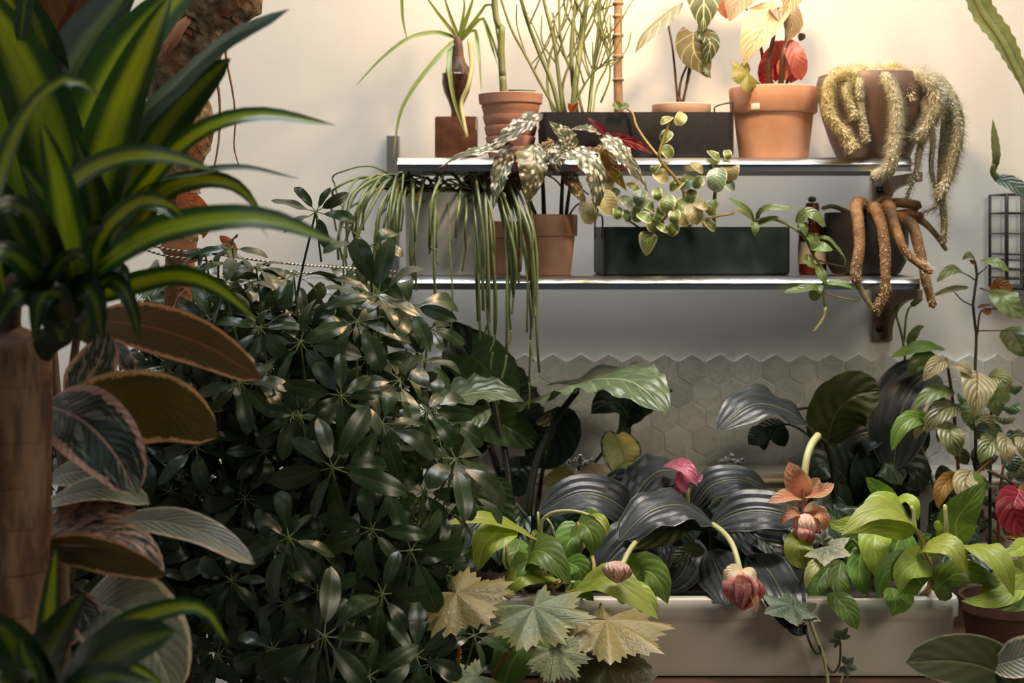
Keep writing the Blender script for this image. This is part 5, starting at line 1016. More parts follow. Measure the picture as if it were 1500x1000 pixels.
for m, pts, wd, fc in (
    ('canegreen', [(1409, 397, 2.41), (1398, 394, 2.39), (1385, 400, 2.38), (1372, 413, 2.38)], 18, (0, -.8, .6)), ('cane', [(1430, 384, 2.42), (1424, 376, 2.40), (1418, 374, 2.39), (1409, 380, 2.39)], 16, (0, -.8, .5)), ('rust', [(1430, 384, 2.41), (1425, 384, 2.40), (1420, 380, 2.40)], 8, (0, -1, .3)), ('canegreen', [(1438, 380, 2.42), (1452, 382, 2.40), (1466, 388, 2.39), (1479, 398, 2.39)], 20, (0, -.7, .7)), ('cane', [(1418, 420, 2.41), (1402, 422, 2.39), (1385, 426, 2.38), (1364, 434, 2.38)], 14, (0, -.6, .8)),
    ('canegreen', [(1460, 424, 2.42), (1470, 434, 2.39), (1480, 448, 2.38), (1502, 464, 2.38)], 42, (0, -1, .3)), ('rust', [(1458, 428, 2.43), (1462, 420, 2.42), (1470, 420, 2.42), (1484, 428, 2.42)], 24, (0, -1, .1)), ('canegreen', [(1476, 480, 2.42), (1485, 490, 2.40), (1495, 506, 2.39), (1508, 522, 2.39)], 42, (-.1, -1, .2)), ('rust', [(1440, 452, 2.42), (1446, 458, 2.41), (1452, 452, 2.41)], 8, (0, -1, .3)), ('rust', [(1432, 450, 2.42), (1442, 447, 2.41), (1452, 446, 2.41)], 5, (0, -1, .3)),
    ('limedark', [(1382, 510, 2.43), (1358, 506, 2.40), (1332, 512, 2.39), (1304, 524, 2.39)], 26, (0, -.6, .8)), ('canegreen', [(1330, 505, 2.44), (1338, 490, 2.43), (1346, 480, 2.43), (1354, 478, 2.43)], 14, (0, -1, .2)), ('canegreen', [(1334, 448, 2.44), (1342, 442, 2.43), (1352, 438, 2.43)], 9, (0, -1, .2)), ('canegreen', [(1314, 462, 2.44), (1312, 452, 2.43), (1318, 444, 2.43)], 6, (0, -1, .2)), ('canegreen', [(1376, 528, 2.42), (1355, 526, 2.40), (1340, 536, 2.39), (1330, 552, 2.39)], 30, (-.2, -.9, .4)),
    ('canegold', [(1386, 528, 2.36), (1376, 530, 2.34), (1364, 542, 2.33), (1352, 558, 2.33)], 26, (-.2, -.9, .5)), ('canegold', [(1390, 540, 2.36), (1402, 534, 2.34), (1415, 540, 2.33), (1424, 550, 2.33)], 26, (.1, -.7, .7)), ('canegold', [(1432, 545, 2.36), (1432, 566, 2.32), (1430, 590, 2.31), (1427, 610, 2.31)], 58, (0, -1, .3)), ('canegreen', [(1396, 572, 2.36), (1375, 572, 2.33), (1355, 582, 2.32), (1338, 598, 2.32)], 28, (-.1, -.8, .6)), ('cane', [(1402, 594, 2.35), (1384, 598, 2.32), (1368, 612, 2.31), (1356, 634, 2.31)], 36, (-.2, -.9, .5)),
    ('limedark', [(1362, 612, 2.35), (1338, 612, 2.32), (1318, 628, 2.31), (1306, 660, 2.31)], 28, (-.3, -.9, .4)), ('canegold', [(1358, 618, 2.33), (1350, 624, 2.32), (1344, 632, 2.32), (1340, 644, 2.32)], 14, (-.2, -1, .2)), ('cane', [(1390, 618, 2.33), (1392, 634, 2.30), (1398, 650, 2.29), (1404, 668, 2.30)], 40, (0, -1, .3)), ('cane', [(1456, 640, 2.34), (1450, 650, 2.31), (1442, 662, 2.30), (1435, 678, 2.30)], 32, (-.1, -1, .3)), ('canegold', [(1474, 638, 2.34), (1474, 650, 2.31), (1476, 664, 2.30), (1478, 680, 2.30)], 32, (.1, -1, .3)), ('canegold', [(1496, 640, 2.34), (1500, 652, 2.32), (1502, 672, 2.32)], 26, (0, -1, .3)),
    ('canegold', [(1422, 690, 2.30), (1414, 704, 2.28), (1418, 722, 2.27), (1428, 742, 2.27)], 36, (-.3, -1, .2)), ('limedark', [(1428, 690, 2.30), (1434, 702, 2.29), (1434, 720, 2.28), (1430, 735, 2.28)], 22, (.5, -.8, .1)), ('rust', [(1402, 694, 2.31), (1388, 704, 2.30), (1378, 720, 2.29), (1374, 744, 2.29)], 26, (-.2, -1, .1)), ('cane', [(1445, 556, 2.40), (1458, 552, 2.38), (1470, 560, 2.37), (1478, 575, 2.37)], 36, (.1, -.9, .5)), ('canegreen', [(1470, 560, 2.44), (1462, 575, 2.42), (1458, 590, 2.41), (1462, 610, 2.41)], 38, (0, -1, .2))):
    t.leaf(K[m], pts, wd, fc, 'ovate' if wd < 50 else 'heart', nu=8, nv=12, fold=.16, ruffle=.05, rim=.1, teeth=.04)
rc = random.Random(41)
for k in range(60):
    px, py = rc.uniform(1380, 1510), rc.uniform(560, 800); d0 = rc.uniform(2.38, 2.52); a = P(px, py, d0)
    s = Vector((rc.uniform(-.03, .03), -.012, -rc.uniform(.005, .03)))
    t.leaf(K[rc.choice(('canegreen', 'colocdark', 'cane', 'colocmid'))], [a, a + s * .5 + Vector((0, -.006, .006)), a + s], rc.uniform(20, 40), (rc.uniform(-.4, .4), -.9, rc.uniform(.2, .8)), 'ovate', nu=4, nv=7)
t = Thing('red_leaf_plant', 'red round leaf glowing at the frame edge above the brown clay pot', 'plant', P(1490, 870, 2.24), D=2.24)
t.stem(K['rust'], [(1492, 880, 2.24), (1494, 800, 2.24), (1490, 748, 2.22)], 2.6, 2, name='petiole')
t.leaf(K['begred'], [(1492, 720, 2.22), (1484, 740, 2.20), (1488, 760, 2.20), (1500, 780, 2.20)], 54, (-.1, -1, .3), 'round', nu=8, nv=10, lobe=.1)
t.leaf(K['begcoral'], [(1510, 722, 2.24), (1498, 718, 2.23), (1490, 716, 2.23)], 22, (-.1, -1, .2), 'round'); t.leaf(K['rust'], [(1510, 800, 2.22), (1498, 788, 2.21), (1484, 782, 2.20), (1470, 786, 2.20)], 24, (0, -.9, .5), 'ovate')
# brown clay pot at the frame edge
d = 2.26; x = P(1476, 0, d).x; zp = zb - .002; rt = pr(66, d); H = P(0, 872, d).z - zp
t = Thing('brown_pot', 'plain dark brown clay pot beside the white sink end', 'pot', (x, d, zp))
potlathe(t, x, d, zp, [(rt * .82, 0), (rt * .85, .003), (rt * .97, H * .7), (rt * 1.0, H * .74), (rt * 1.05, H * .76), (rt * 1.06, H)], M_brownpot)

# trailing orchid cactus at the upper corner
K['epi'] = plain('orchid_cactus_green', (.13, .17, .05), (.20, .21, .07), rough=.5, scale=50, bump=.4)
t = Thing('orchid_cactus', 'flat jointed green orchid cactus hanging in from above the wire basket', 'cactus', P(1540, -60, 2.42), D=2.42)
t.leaf(K['epi'], [(1412, -50, 2.42), (1440, 18, 2.42), (1470, 60, 2.41), (1515, 150, 2.40)], 34, (-.3, -1, .2), 'strap', nu=6, nv=26, teeth=.16, fold=.25, name='stem')
t.stem(K['epi'], [(1415, -40, 2.42), (1440, 18, 2.42), (1470, 62, 2.41), (1512, 150, 2.40)], 6, 6, name='rib')
t.leaf(K['epi'], [(1455, 255, 2.46), (1459, 230, 2.45), (1457, 205, 2.45), (1454, 174, 2.45)], 13, (0, -1, 0), 'lance', nu=4, nv=14, teeth=.12, name='stem')
t.stem(K['epi'], [(1462, 262, 2.46), (1454, 252, 2.455), (1455, 242, 2.45)], 6, 3)
t.leaf(K['colocdark'], [(1460, 262, 2.45), (1480, 268, 2.44), (1500, 280, 2.43), (1540, 290, 2.43)], 26, (0, -.9, .5), 'strap', nu=6, nv=14, teeth=.08, name='stem')
t.stem(K['epi'], [(1535, -60, 2.42), (1560, 120, 2.43), (1550, 290, 2.43)], 6, 6)
# ------------------------------------------------------------------ umbrella bush (schefflera)
K['schef'] = leafmat('umbrella_leaflet', (.028, .050, .014), (.020, .038, .011), mid=(.075, .09, .040), mw=.05, vn=1, under=(.05, .075, .032), rough=.30, trans=.07, pleat=.05, spec=.5)
t = Thing('umbrella_bush', 'big glossy dark green umbrella plant filling the middle, leaflets in wheels', 'plant', (-.29, 1.86, 0), D=1.8)
floor_pot(t, -.29, 1.86, .14, .42, [(P(q, 1120, 1.8), .0045, K['dark']) for q in (440, 450, 460, 430, 455)])
rs = random.Random(77)
def lobj(L, W, arch, wav, seed):
    g = G(); g.leaf([(0, 0, 0), (0, L * .33, arch * L * .75), (0, L * .7, arch * L * .75), (0, L, 0)], W, (0, 0, 1), 'ellip' if seed % 2 else 'obov', nu=6, nv=9, fold=.13, ruffle=wav, rf=1.4, seed=seed, rim=.05)
    return g
variants = [lobj(1, .38, .10, .05, 1), lobj(1, .44, .16, .10, 2), lobj(1, .40, .05, .14, 3), lobj(1, .46, .20, .06, 4), lobj(1, .35, .13, .12, 5)]
lmesh = [g.mesh('leaflet', K['schef']) for g in variants]
stuffg = G(); petg = G()
def wheel(px, py, d, rpx, face, n, as_objects, spin=None, droop=.25, start=0, arc=6.283):
    c = P(px, py, d); N = Vector(face).normalized(); u = N.orthogonal().normalized(); v = N.cross(u)
    rad = rpx * d / F; a0 = rs.random() * 6.28 if spin is None else spin
    cl = None; pg = G(); mats = []
    # an absolute reference: angle 0 points to the right in the picture
    xr = Vector((1, 0, 0)); xr = (xr - N * xr.dot(N)); xr = xr.normalized() if xr.length > .1 else u
    yr = N.cross(xr)
    for k in range(n):
        a = a0 + arc * k / n + rs.uniform(-.2, .2); L = rad * rs.uniform(.72, 1.12)
        dr = (xr * math.cos(a) + yr * math.sin(a)); dr = (dr - N * (droop + rs.uniform(-.2, .3))).normalized()
        p0 = c + dr * L * .22; s = dr.cross(N).normalized(); nn = s.cross(dr)
        roll = rs.uniform(-.75, .75); s2 = s * math.cos(roll) + nn * math.sin(roll); n2 = s2.cross(dr)
        Mt = Matrix(((s2.x, dr.x, n2.x, p0.x), (s2.y, dr.y, n2.y, p0.y), (s2.z, dr.z, n2.z, p0.z), (0, 0, 0, 1))) @ Matrix.Scale(L * .86, 4)
        mats.append((rs.randrange(5), Mt)); pg.tube([c, p0], .0011, .0008, n=4, seg=1, cap=False)
    back = c - N * rad * .8 + Vector((0, .05, -rad * .9))
    pg.tube([c, (c + back) / 2 + Vector((0, 0, -.004)), back], .0013, .0018, n=5, seg=4, cap=False)
    if as_objects:
        cl = t.part('leaf', pg, K['green'])
        for i, Mt in mats:
            o = bpy.data.objects.new('leaflet', lmesh[i]); COL.objects.link(o); o.parent = cl
            o.matrix_local = Matrix.Translation(-t.loc) @ Mt
    else:
        petg.add(pg.v, pg.f, pg.uv)
        for i, Mt in mats: stuffg.add([Mt @ Vector(p) for p in variants[i].v], variants[i].f, variants[i].uv)
hero = [(487, 685, 1.66, 84, (.05, -1, .35), 8), (423, 787, 1.68, 66, (.1, -1, .5), 7), (475, 932, 1.62, 84, (.05, -.9, .5), 7), (465, 866, 1.68, 56, (0, -1, .3), 6), (400, 800, 1.74, 58, (-.1, -1, .3), 7), (545, 775, 1.72, 66, (.2, -1, .5), 7), (602, 806, 1.74, 78, (.3, -1, .3), 6),
        (667, 672, 1.84, 84, (.5, -.6, .7), 8), (585, 556, 1.84, 72, (.4, -.6, .8), 8), (620, 525, 1.90, 66, (.4, -.6, .8), 8), (463, 310, 1.98, 50, (.1, -.85, .5), 7, -.1), (541, 360, 1.98, 60, (.3, -.6, .75), 5, -.05), (553, 432, 1.90, 74, (.1, -.85, .5), 8, -.05), (602, 446, 1.94, 76, (.3, -.6, .75), 7, .05), (628, 480, 1.96, 50, (.3, -.4, .9), 7),
        (524, 470, 1.86, 70, (.2, -.6, .8), 8), (440, 500, 1.82, 70, (0, -.7, .7), 8), (380, 480, 1.84, 66, (-.1, -.7, .7), 8), (330, 420, 1.88, 60, (-.1, -.6, .8), 7), (280, 410, 1.90, 54, (-.2, -.6, .8), 7), (375, 390, 1.94, 52, (0, -.4, .9), 7), (430, 400, 1.94, 56, (0, -.4, .9), 7), (340, 362, 1.98, 48, (0, -.4, .9), 6), (300, 368, 1.98, 44, (0, -.4, .9), 6),
        (560, 620, 1.76, 70, (.2, -.9, .5), 8), (625, 600, 1.82, 70, (.5, -.7, .6), 7), (500, 580, 1.74, 66, (.1, -.9, .5), 8), (440, 610, 1.76, 56, (0, -1, .4), 8), (350, 560, 1.76, 60, (-.1, -.9, .4), 8), (620, 720, 1.80, 60, (.4, -.8, .5), 7), (655, 745, 1.86, 46, (.4, -.6, .8), 6), (690, 720, 1.88, 50, (.5, -.5, .8), 6),
        (560, 870, 1.68, 66, (.2, -1, .4), 7), (640, 900, 1.76, 60, (.4, -.8, .5), 7), (610, 960, 1.70, 70, (.3, -.9, .5), 7), (540, 990, 1.62, 66, (.1, -1, .4), 7), (340, 850, 1.86, 50, (0, -1, .1), 7), (320, 960, 1.86, 46, (0, -1, .1), 7), (400, 950, 1.76, 56, (0, -1, .3), 7), (695, 930, 1.82, 50, (.4, -.8, .6), 6)]
nobj = 0
for h in hero:
    ob = nobj + h[5] <= 296
    wheel(h[0], h[1], h[2], h[3] * 1.14, h[4], h[5], ob, droop=h[6] if len(h) > 6 else .22); nobj += h[5] if ob else 0
def inside(x, y, poly):
    c = False; j = len(poly) - 1
    for i in range(len(poly)):
        (xi, yi), (xj, yj) = poly[i], poly[j]
        if (yi > y) != (yj > y) and x < (xj - xi) * (y - yi) / (yj - yi) + xi: c = not c
        j = i
    return c
env = [(165, 470), (230, 400), (300, 380), (420, 380), (480, 395), (560, 440), (610, 470), (640, 520), (640, 560), (680, 600), (650, 640), (690, 670), (700, 700), (620, 690), (585, 730), (600, 760), (650, 770), (670, 820), (690, 880), (715, 950), (725, 1030), (180, 1030), (200, 900), (210, 750), (190, 600)]
cnt_w = 0
while cnt_w < 120:
    x_, y_ = rs.uniform(170, 730), rs.uniform(385, 1030)
    if not inside(x_, y_, env) or (x_ < 385 and y_ > 570 and rs.random() < .8): continue
    cx_ = (x_ - 430) / 300; cy_ = (y_ - 720) / 340
    dep = 1.70 + .20 * (cx_ * cx_ + cy_ * cy_) + rs.uniform(.17, .40)
    wheel(x_, y_, dep, rs.uniform(46, 68), (cx_ * .8 + rs.uniform(-.3, .3), -.7, .55 - cy_ * .4 + rs.uniform(-.2, .3)), rs.choice((7, 8)), False, droop=.3); cnt_w += 1
deep = [(70, 640), (200, 560), (300, 440), (560, 470), (585, 590), (560, 690), (590, 780), (660, 840), (700, 920), (720, 1030), (60, 1030)]  # back layer of leaves added so gaps in the bush stay dark
cnt_w = 0
while cnt_w < 230:
    x_, y_ = rs.uniform(60, 720), rs.uniform(440, 985)
    if not inside(x_, y_, deep): continue
    wheel(x_, y_, rs.uniform(1.98, 2.09), rs.uniform(56, 74), (rs.uniform(-.4, .4), -1, rs.uniform(-.1, .5)), 8, False, droop=.2); cnt_w += 1
t.part('leaf_stalks', petg, K['green'], kind='stuff'); t.part('foliage', stuffg, K['schef'], kind='stuff')
for pts in ([(440, 1120), (430, 900, 1.95), (400, 700, 2.0), (430, 460, 2.0), (462, 312, 1.985)], [(450, 1120), (470, 900, 1.9), (520, 700, 1.95), (545, 500, 1.97), (541, 364, 1.985)], [(460, 1120), (520, 960, 1.9), (600, 800, 1.95), (660, 690, 1.9)], [(430, 1120), (380, 900, 1.95), (330, 700, 2.0), (320, 500, 2.0), (320, 380, 2.0)], [(455, 1120), (520, 850, 1.95), (580, 600, 1.98), (625, 484, 1.97)], [(690, 720, 1.88), (640, 780, 1.92), (600, 850, 1.95)]):
    t.stem(K['dark'], pts, 4.5, 1.8, seg=24)

# ------------------------------------------------------------------ old philodendron trunk, cords
def barkmat():
    b = NB('scaly_bark'); u, v = b.uv(); p = b.pos()
    n = b.noise(p, 38.0, 6.0, .65, .8); vo = b.voro(p, 55.0)
    c = b.mix(b.step(n, .3, .7), (.36, .26, .17), (.10, .065, .04)); c = b.mix(b.step(vo, .12, .45, .75, 0.0), c, (.40, .30, .20))
    c = b.mix(b.step(b.noise(p, 9.0, 3.0), .52, .66, 0, .8), c, (.34, .12, .05))
    return b.done(b.bsdf(c, .85, 0, b.bump(b.math('ADD', n, vo), 1.0, .008), .3))
K['bark'] = barkmat(); K['sheath'] = leafmat('red_sheath', (.42, .085, .045), (.24, .06, .03), rough=.45, trans=.25)
K['shade_canopy'] = leafmat('added_shade_canopy_leaf', (.05, .09, .025), mid=(.12, .16, .06), rough=.4, trans=.12)
K['husk'] = plain('dry_orange_husk', (.42, .16, .06), (.30, .11, .05), rough=.7, scale=40, bump=.3)
t = Thing('tree_philodendron', 'leaning scaly-barked trunk with red sheaths and thin hanging aerial roots', 'plant', (-.51, 2.18, 0), D=2.12)
floor_pot(t, -.51, 2.20, .14, .36, [(P(262, 1045, 2.15), .036, K['bark'])])
g = G().tube([P(372, -60, 2.02), P(330, 0, 2.04), P(292, 50, 2.06), P(262, 100, 2.08), P(264, 150, 2.10), P(272, 185, 2.11), P(262, 235, 2.12), P(264, 300, 2.13), P(266, 350, 2.14), P(262, 450, 2.15), P(262, 700, 2.15), P(262, 1050, 2.15)], .03,
             radii=[.046, .044, .042, .036, .024, .020, .022, .028, .032, .032, .034, .036], n=20, seg=90, bump=.30)
tr = t.part('trunk', g, K['bark'])
rb = random.Random(9)
path = [P(360, -40, 2.02), P(330, 0, 2.04), P(292, 50, 2.06), P(266, 95, 2.08), P(266, 150, 2.1), P(270, 190, 2.11), P(262, 240, 2.12), P(264, 310, 2.13), P(266, 370, 2.14)]
sp = crom(path, 60)
for k in range(46):
    i = rb.randrange(0, 59); T_ = (sp[i + 1] - sp[i]).normalized(); a = rb.uniform(-1.5, 1.5)
    rad = .042 if i < 22 else (.024 if i < 42 else .028)
    s = T_.cross(Vector((0, 1, 0))).normalized(); o = (s * math.sin(a) + Vector((0, -1, 0)) * math.cos(a)).normalized()
    b = sp[i] + o * rad * .96; w_ = rb.uniform(.010, .017) * (1 if i < 22 else .7)
    sd = T_.cross(o).normalized()
    t.part('leaf_scar', G().leaf([b - sd * w_ * .2 - T_ * .001, b + T_ * w_ * .3 + o * .003, b + T_ * w_ * .9 + o * .006], w_ * 2.1, o, 'round', nu=5, nv=5, fold=-.25), K['bark'] if k % 4 else K['husk'], parent=tr)
rl = random.Random(15)
for k in range(34):  # unseen overhead leaves and petioles, added to shade the bush below
    a = Vector((rl.uniform(-.62, -.10), rl.uniform(1.55, 2.12), rl.uniform(1.98, 2.30))); th = rl.uniform(0, 6.28); L_ = rl.uniform(.20, .30)
    b = a + Vector((math.cos(th), math.sin(th) * .6, -.12)) * L_
    t.leaf(K['shade_canopy'], [a, (a + b) / 2 + Vector((0, 0, .03)), b], rl.uniform(150, 210), (0, 0, 1), 'heart', nu=8, nv=10, lobe=.2, ruffle=.05)
    t.part('petiole', G().tube([P(372, -60, 2.02) + Vector((0, 0, .02)), (a + P(372, -60, 2.02)) / 2 + Vector((0, 0, .10)), a], .006, .004, n=6), K['green'])
for pts, r in (([(312, 80, 2.06), (316, 105, 2.06), (322, 150, 2.06), (321, 200, 2.06), (316, 235, 2.06), (311, 252, 2.06)], 2.6), ([(330, 70, 2.05), (333, 95, 2.05), (341, 135, 2.05), (345, 175, 2.05), (343, 215, 2.05), (350, 243, 2.05)], 2.0), ([(275, 150, 2.08), (284, 170, 2.07), (290, 192, 2.07)], 2), ([(280, 175, 2.08), (295, 178, 2.07), (305, 184, 2.07)], 1.5)):
    t.stem(K['tanstem'], pts, r, r * .55, name='aerial_root', bump=.2)
for m, pts, wd, fc in (('sheath', [(262, 282, 2.08), (276, 300, 2.06), (290, 322, 2.055), (300, 345, 2.06)], 44, (.1, -1, .1)), ('sheath', [(296, 292, 2.07), (302, 308, 2.06), (303, 330, 2.06), (297, 350, 2.06)], 14, (.6, -1, 0)), ('sheath', [(322, 345, 2.08), (335, 356, 2.07), (342, 366, 2.07), (341, 376, 2.07)], 15, (.1, -1, .3)), ('husk', [(282, 20, 2.02), (262, 40, 2.01), (252, 60, 2.01), (240, 78, 2.02)], 22, (-.4, -1, .2)), ('husk', [(235, 362, 2.07), (262, 366, 2.055), (280, 372, 2.055), (297, 376, 2.06)], 34, (0, -1, .1)), ('husk', [(298, 30, 2.02), (286, 12, 2.01), (280, -10, 2.01)], 18, (-.3, -1, .1)), ('husk', [(278, 150, 2.08), (270, 165, 2.08), (262, 200, 2.08)], 14, (-.2, -1, .1))):
    t.leaf(K[m], pts, wd, fc, 'ellip', name='sheath', nu=6, nv=9, fold=-.2)
def cordmat():
    b = NB('black_white_cord'); u, v = b.uv()
    f = b.math('FRACT', b.math('ADD', b.math('MULTIPLY', v, 62.0), u))
    return b.done(b.bsdf(b.mix(b.step(f, .45, .55), (.75, .70, .60), (.03, .025, .02)), .8))
M_cord = cordmat()
for i, (pts, lab) in enumerate((([(176, 342, 2.10), (240, 364, 2.055), (300, 370, 2.055), (400, 384, 2.15), (500, 392, 2.28), (584, 398, 2.36)], 'upper of two dotted black and white cords running from trunk to shelf'), ([(176, 352, 2.10), (240, 374, 2.05), (300, 381, 2.05), (400, 396, 2.15), (500, 402, 2.28), (584, 405, 2.36)], 'lower of two dotted black and white cords running from trunk to shelf'))):
    tc = Thing('dotted_cord', lab, 'cord', P(*pts[0]), 'dotted cords tied to the shelf')
    tc.part('twine', G().tube([P(*q) for q in pts], .0016, n=6, seg=50), M_cord)

# ------------------------------------------------------------------ variegated rubber plant
K['rub'] = leafmat('rubber_leaf', (.024, .034, .026), (.016, .024, .018), patch=(.15, .16, .12), pth=.55, psc=3.4, edge=(.50, .29, .23), ew=.20, en=.55, mid=(.34, .20, .15), mw=.05, under=(.17, .105, .025), rough=.36, trans=.10, pleat=.3, vn=16, vw=.15, vein=(.07, .085, .065), slope=.5)
K['rubunder'] = leafmat('rubber_leaf_underside', (.095, .058, .022), (.075, .05, .018), edge=(.56, .29, .18), ew=.14, en=.45, mid=(.24, .10, .04), mw=.04, rough=.5, trans=.16, pleat=.2, vn=14, vw=.2, vein=(.085, .052, .02))
K['rubolive'] = leafmat('rubber_leaf_olive_underside', (.080, .058, .012), (.062, .048, .010), edge=(.58, .34, .17), ew=.14, en=.45, mid=(.09, .04, .012), mw=.03, rough=.5, trans=.16, pleat=.2, vn=14, vw=.2, vein=(.072, .052, .012))
K['rubtop'] = leafmat('rubber_pink_leaf', (.44, .27, .20), (.38, .24, .18), patch=(.020, .028, .024), pth=.53, psc=4.5, edge=(.46, .27, .18), ew=.06, en=.1, rough=.4, trans=.10, pleat=.3)
K['rubgrey'] = leafmat('rubber_grey_leaf', (.17, .18, .13), (.125, .14, .105), edge=(.56, .46, .32), ew=.13, en=.35, mid=(.30, .27, .2), mw=.04, under=(.24, .16, .04), rough=.34, trans=.10, pleat=.3, vn=14, vw=.2, vein=(.24, .23, .17))
K['rubrust'] = leafmat('rust_underside', (.085, .032, .012), (.065, .026, .010), mid=(.055, .012, .008), mw=.09, vn=9, vw=.3, vein=(.10, .048, .016), rough=.6, trans=.15, pleat=.3)
t = Thing('rubber_plant', 'variegated rubber plant with cream-pink edged paddle leaves beside the smooth trunk', 'plant', (-.52, 1.64, 0), D=1.48)
floor_pot(t, -.54, 1.66, .105, .34, [(P(95, 1075, 1.54), .006, K['brown']), (P(98, 1075, 1.58), .006, K['brown'])])
t.stem(K['brown'], [(95, 1080, 1.54), (90, 800, 1.54), (100, 600, 1.54), (120, 440, 1.56)], 8, 6)
for m, pts, wd, fc, kw in (
    ('rubunder', [(135, 468, 1.50), (215, 478, 1.44), (300, 505, 1.40), (384, 556, 1.38)], 74, (-.12, -1, .02), {}), ('rubtop', [(138, 462, 1.52), (200, 460, 1.50), (280, 480, 1.46), (350, 515, 1.42)], 30, (0, -.35, 1), {}),
    ('rubolive', [(98, 618, 1.50), (170, 598, 1.44), (250, 598, 1.41), (320, 640, 1.39)], 112, (.05, -1, -.1), dict(shape='ellip')), ('rub', [(70, 592, 1.46), (120, 615, 1.40), (165, 660, 1.37), (202, 724, 1.36)], 108, (.1, -1, .35), {}),
    ('rub', [(104, 600, 1.50), (120, 565, 1.48), (145, 530, 1.47), (158, 484, 1.47)], 70, (-.1, -1, .2), {}), ('rubgrey', [(60, 742, 1.46), (110, 722, 1.42), (165, 716, 1.40), (220, 738, 1.39)], 56, (0, -.6, .8), {}),
    ('rubtop', [(50, 790, 1.45), (100, 756, 1.42), (150, 742, 1.40), (204, 752, 1.40)], 52, (0, -.7, .7), {}), ('rubgrey', [(150, 768, 1.46), (225, 762, 1.40), (300, 780, 1.37), (374, 826, 1.36)], 56, (.05, -.62, .8), {}), ('rubunder', [(120, 776, 1.44), (150, 764, 1.41), (176, 768, 1.40), (190, 780, 1.40)], 26, (0, -1, 0), {}),
    ('rubtop', [(60, 800, 1.44), (120, 782, 1.39), (190, 790, 1.36), (241, 836, 1.35)], 60, (.05, -.6, .8), {}), ('rubolive', [(62, 806, 1.42), (120, 806, 1.37), (180, 820, 1.34), (243, 842, 1.33)], 58, (0, -1, -.15), {}),
    ('rubgrey', [(120, 886, 1.44), (165, 890, 1.38), (215, 930, 1.35), (258, 1020, 1.34)], 130, (.1, -.9, .5), {}), ('rub', [(165, 494, 1.56), (180, 522, 1.53), (190, 538, 1.52), (192, 556, 1.52)], 26, (.2, -1, .2), {}), ('rub', [(90, 940, 1.42), (110, 905, 1.40), (125, 900, 1.39), (140, 940, 1.38)], 60, (-.1, -.9, .4), {}), ('rubgrey', [(70, 700, 1.52), (110, 690, 1.49), (150, 690, 1.48), (205, 712, 1.48)], 60, (0, -.7, .7), {})):
    t.leaf(K[m], pts, wd, fc, kw.pop('shape', 'ellip'), nu=8, nv=16, fold=.10, ruffle=.03, rim=-.02)
t.stem(K['brown'], [(98, 1080, 1.58), (92, 700, 1.66), (70, 400, 1.70), (62, 120, 1.72)], 8, 6)
t.leaf(K['rubrust'], [(62, 128, 1.72), (80, 60, 1.70), (110, 0, 1.68), (130, -70, 1.68)], 150, (.1, -1, .1), 'ellip', nu=8, nv=14, label='rust-brown underside of a big hanging leaf')
t2 = Thing('rubber_sprout', 'two broad cream-edged rubber leaves rising at the bottom corner before the brown pot', 'plant', (.645, 1.72, 0), D=1.66)
floor_pot(t2, .645, 1.72, .10, .34, [(P(1540, 1115, 1.7), .005, K['brown'])])
t2.stem(K['brown'], [(1540, 1120, 1.7), (1535, 1060, 1.7), (1525, 1020, 1.69)], 6, 5)
t2.leaf(K['limedark'] if False else leafmat('olive_rubber_leaf', (.045, .055, .012), (.034, .044, .010), edge=(.30, .30, .16), ew=.04, en=.05, mid=(.13, .14, .06), mw=.03, rough=.65, trans=.1, spec=.25), [(1530, 1040, 1.68), (1460, 985, 1.63), (1395, 968, 1.61), (1326, 970, 1.60)], 92, (-.1, -.85, .6), 'ellip', nu=8, nv=14, fold=.1)
t2.leaf(K['rubgrey'], [(1455, 974, 1.64), (1480, 968, 1.62), (1510, 960, 1.61), (1560, 950, 1.60)], 60, (0, -.8, .6), 'ellip', nu=8, nv=12)

# ------------------------------------------------------------------ dracaena, nearest the lens
K['drac'] = leafmat('striped_dracaena_leaf', (.022, .050, .010), (.016, .040, .009), stripe=(.20, .25, .022), sw=(.20, .66), vn=1, mw=.03, mid=(.16, .21, .02), rough=.30, trans=.32, pleat=.12, spec=.5)
K['dracdark'] = leafmat('dark_dracaena_leaf', (.014, .032, .009), (.010, .025, .008), stripe=(.07, .095, .012), sw=(.15, .40), rough=.32, trans=.16, pleat=.1, spec=.5)
K['dracblue'] = leafmat('deep_green_dracaena_leaf', (.022, .048, .026), (.018, .040, .022), stripe=(.09, .13, .022), sw=(.02, .22), rough=.30, trans=.12, pleat=.1, spec=.5)
M_trunk = plain('smooth_brown_trunk', (.27, .145, .080), (.12, .055, .030), rough=.7, scale=26, stretch=(2.6, 2.6, .55), bump=.6, bs=60, th=(.38, .60))
t = Thing('dracaena', 'tall dracaena with yellow-green striped arching leaves on a thick brown trunk', 'plant', (-.48, 1.38, 0), D=1.3)
floor_pot(t, -.48, 1.39, .12, .40, [(P(24, 1395, 1.38), .033, M_trunk)])
g = G().tube([P(24, 498, 1.38), P(26, 560, 1.38), P(26, 700, 1.38), P(22, 900, 1.38), P(24, 1400, 1.38)], .03, radii=[.0320, .0325, .0325, .0325, .033], n=28, seg=40, bump=.05)
t.part('trunk', g, M_trunk)
for y in (560, 640, 705, 765, 830, 890): t.part('trunk_ring', G().tube([P(25, y + 2, 1.38), P(25, y - 2, 1.38)], .0332, n=28, seg=2, cap=False), M_trunk)
t.stem(K['brown'], [(14, 520, 1.38), (12, 470, 1.38), (20, 420, 1.38), (60, 400, 1.38)], 20, 17, n=12, name='crown_stem', bump=.25)
t.stem(K['dark'], [(46, 520, 1.38), (90, 480, 1.36), (105, 440, 1.34), (108, 380, 1.33)], 22, 17, n=12, name='crown_stem', bump=.25)
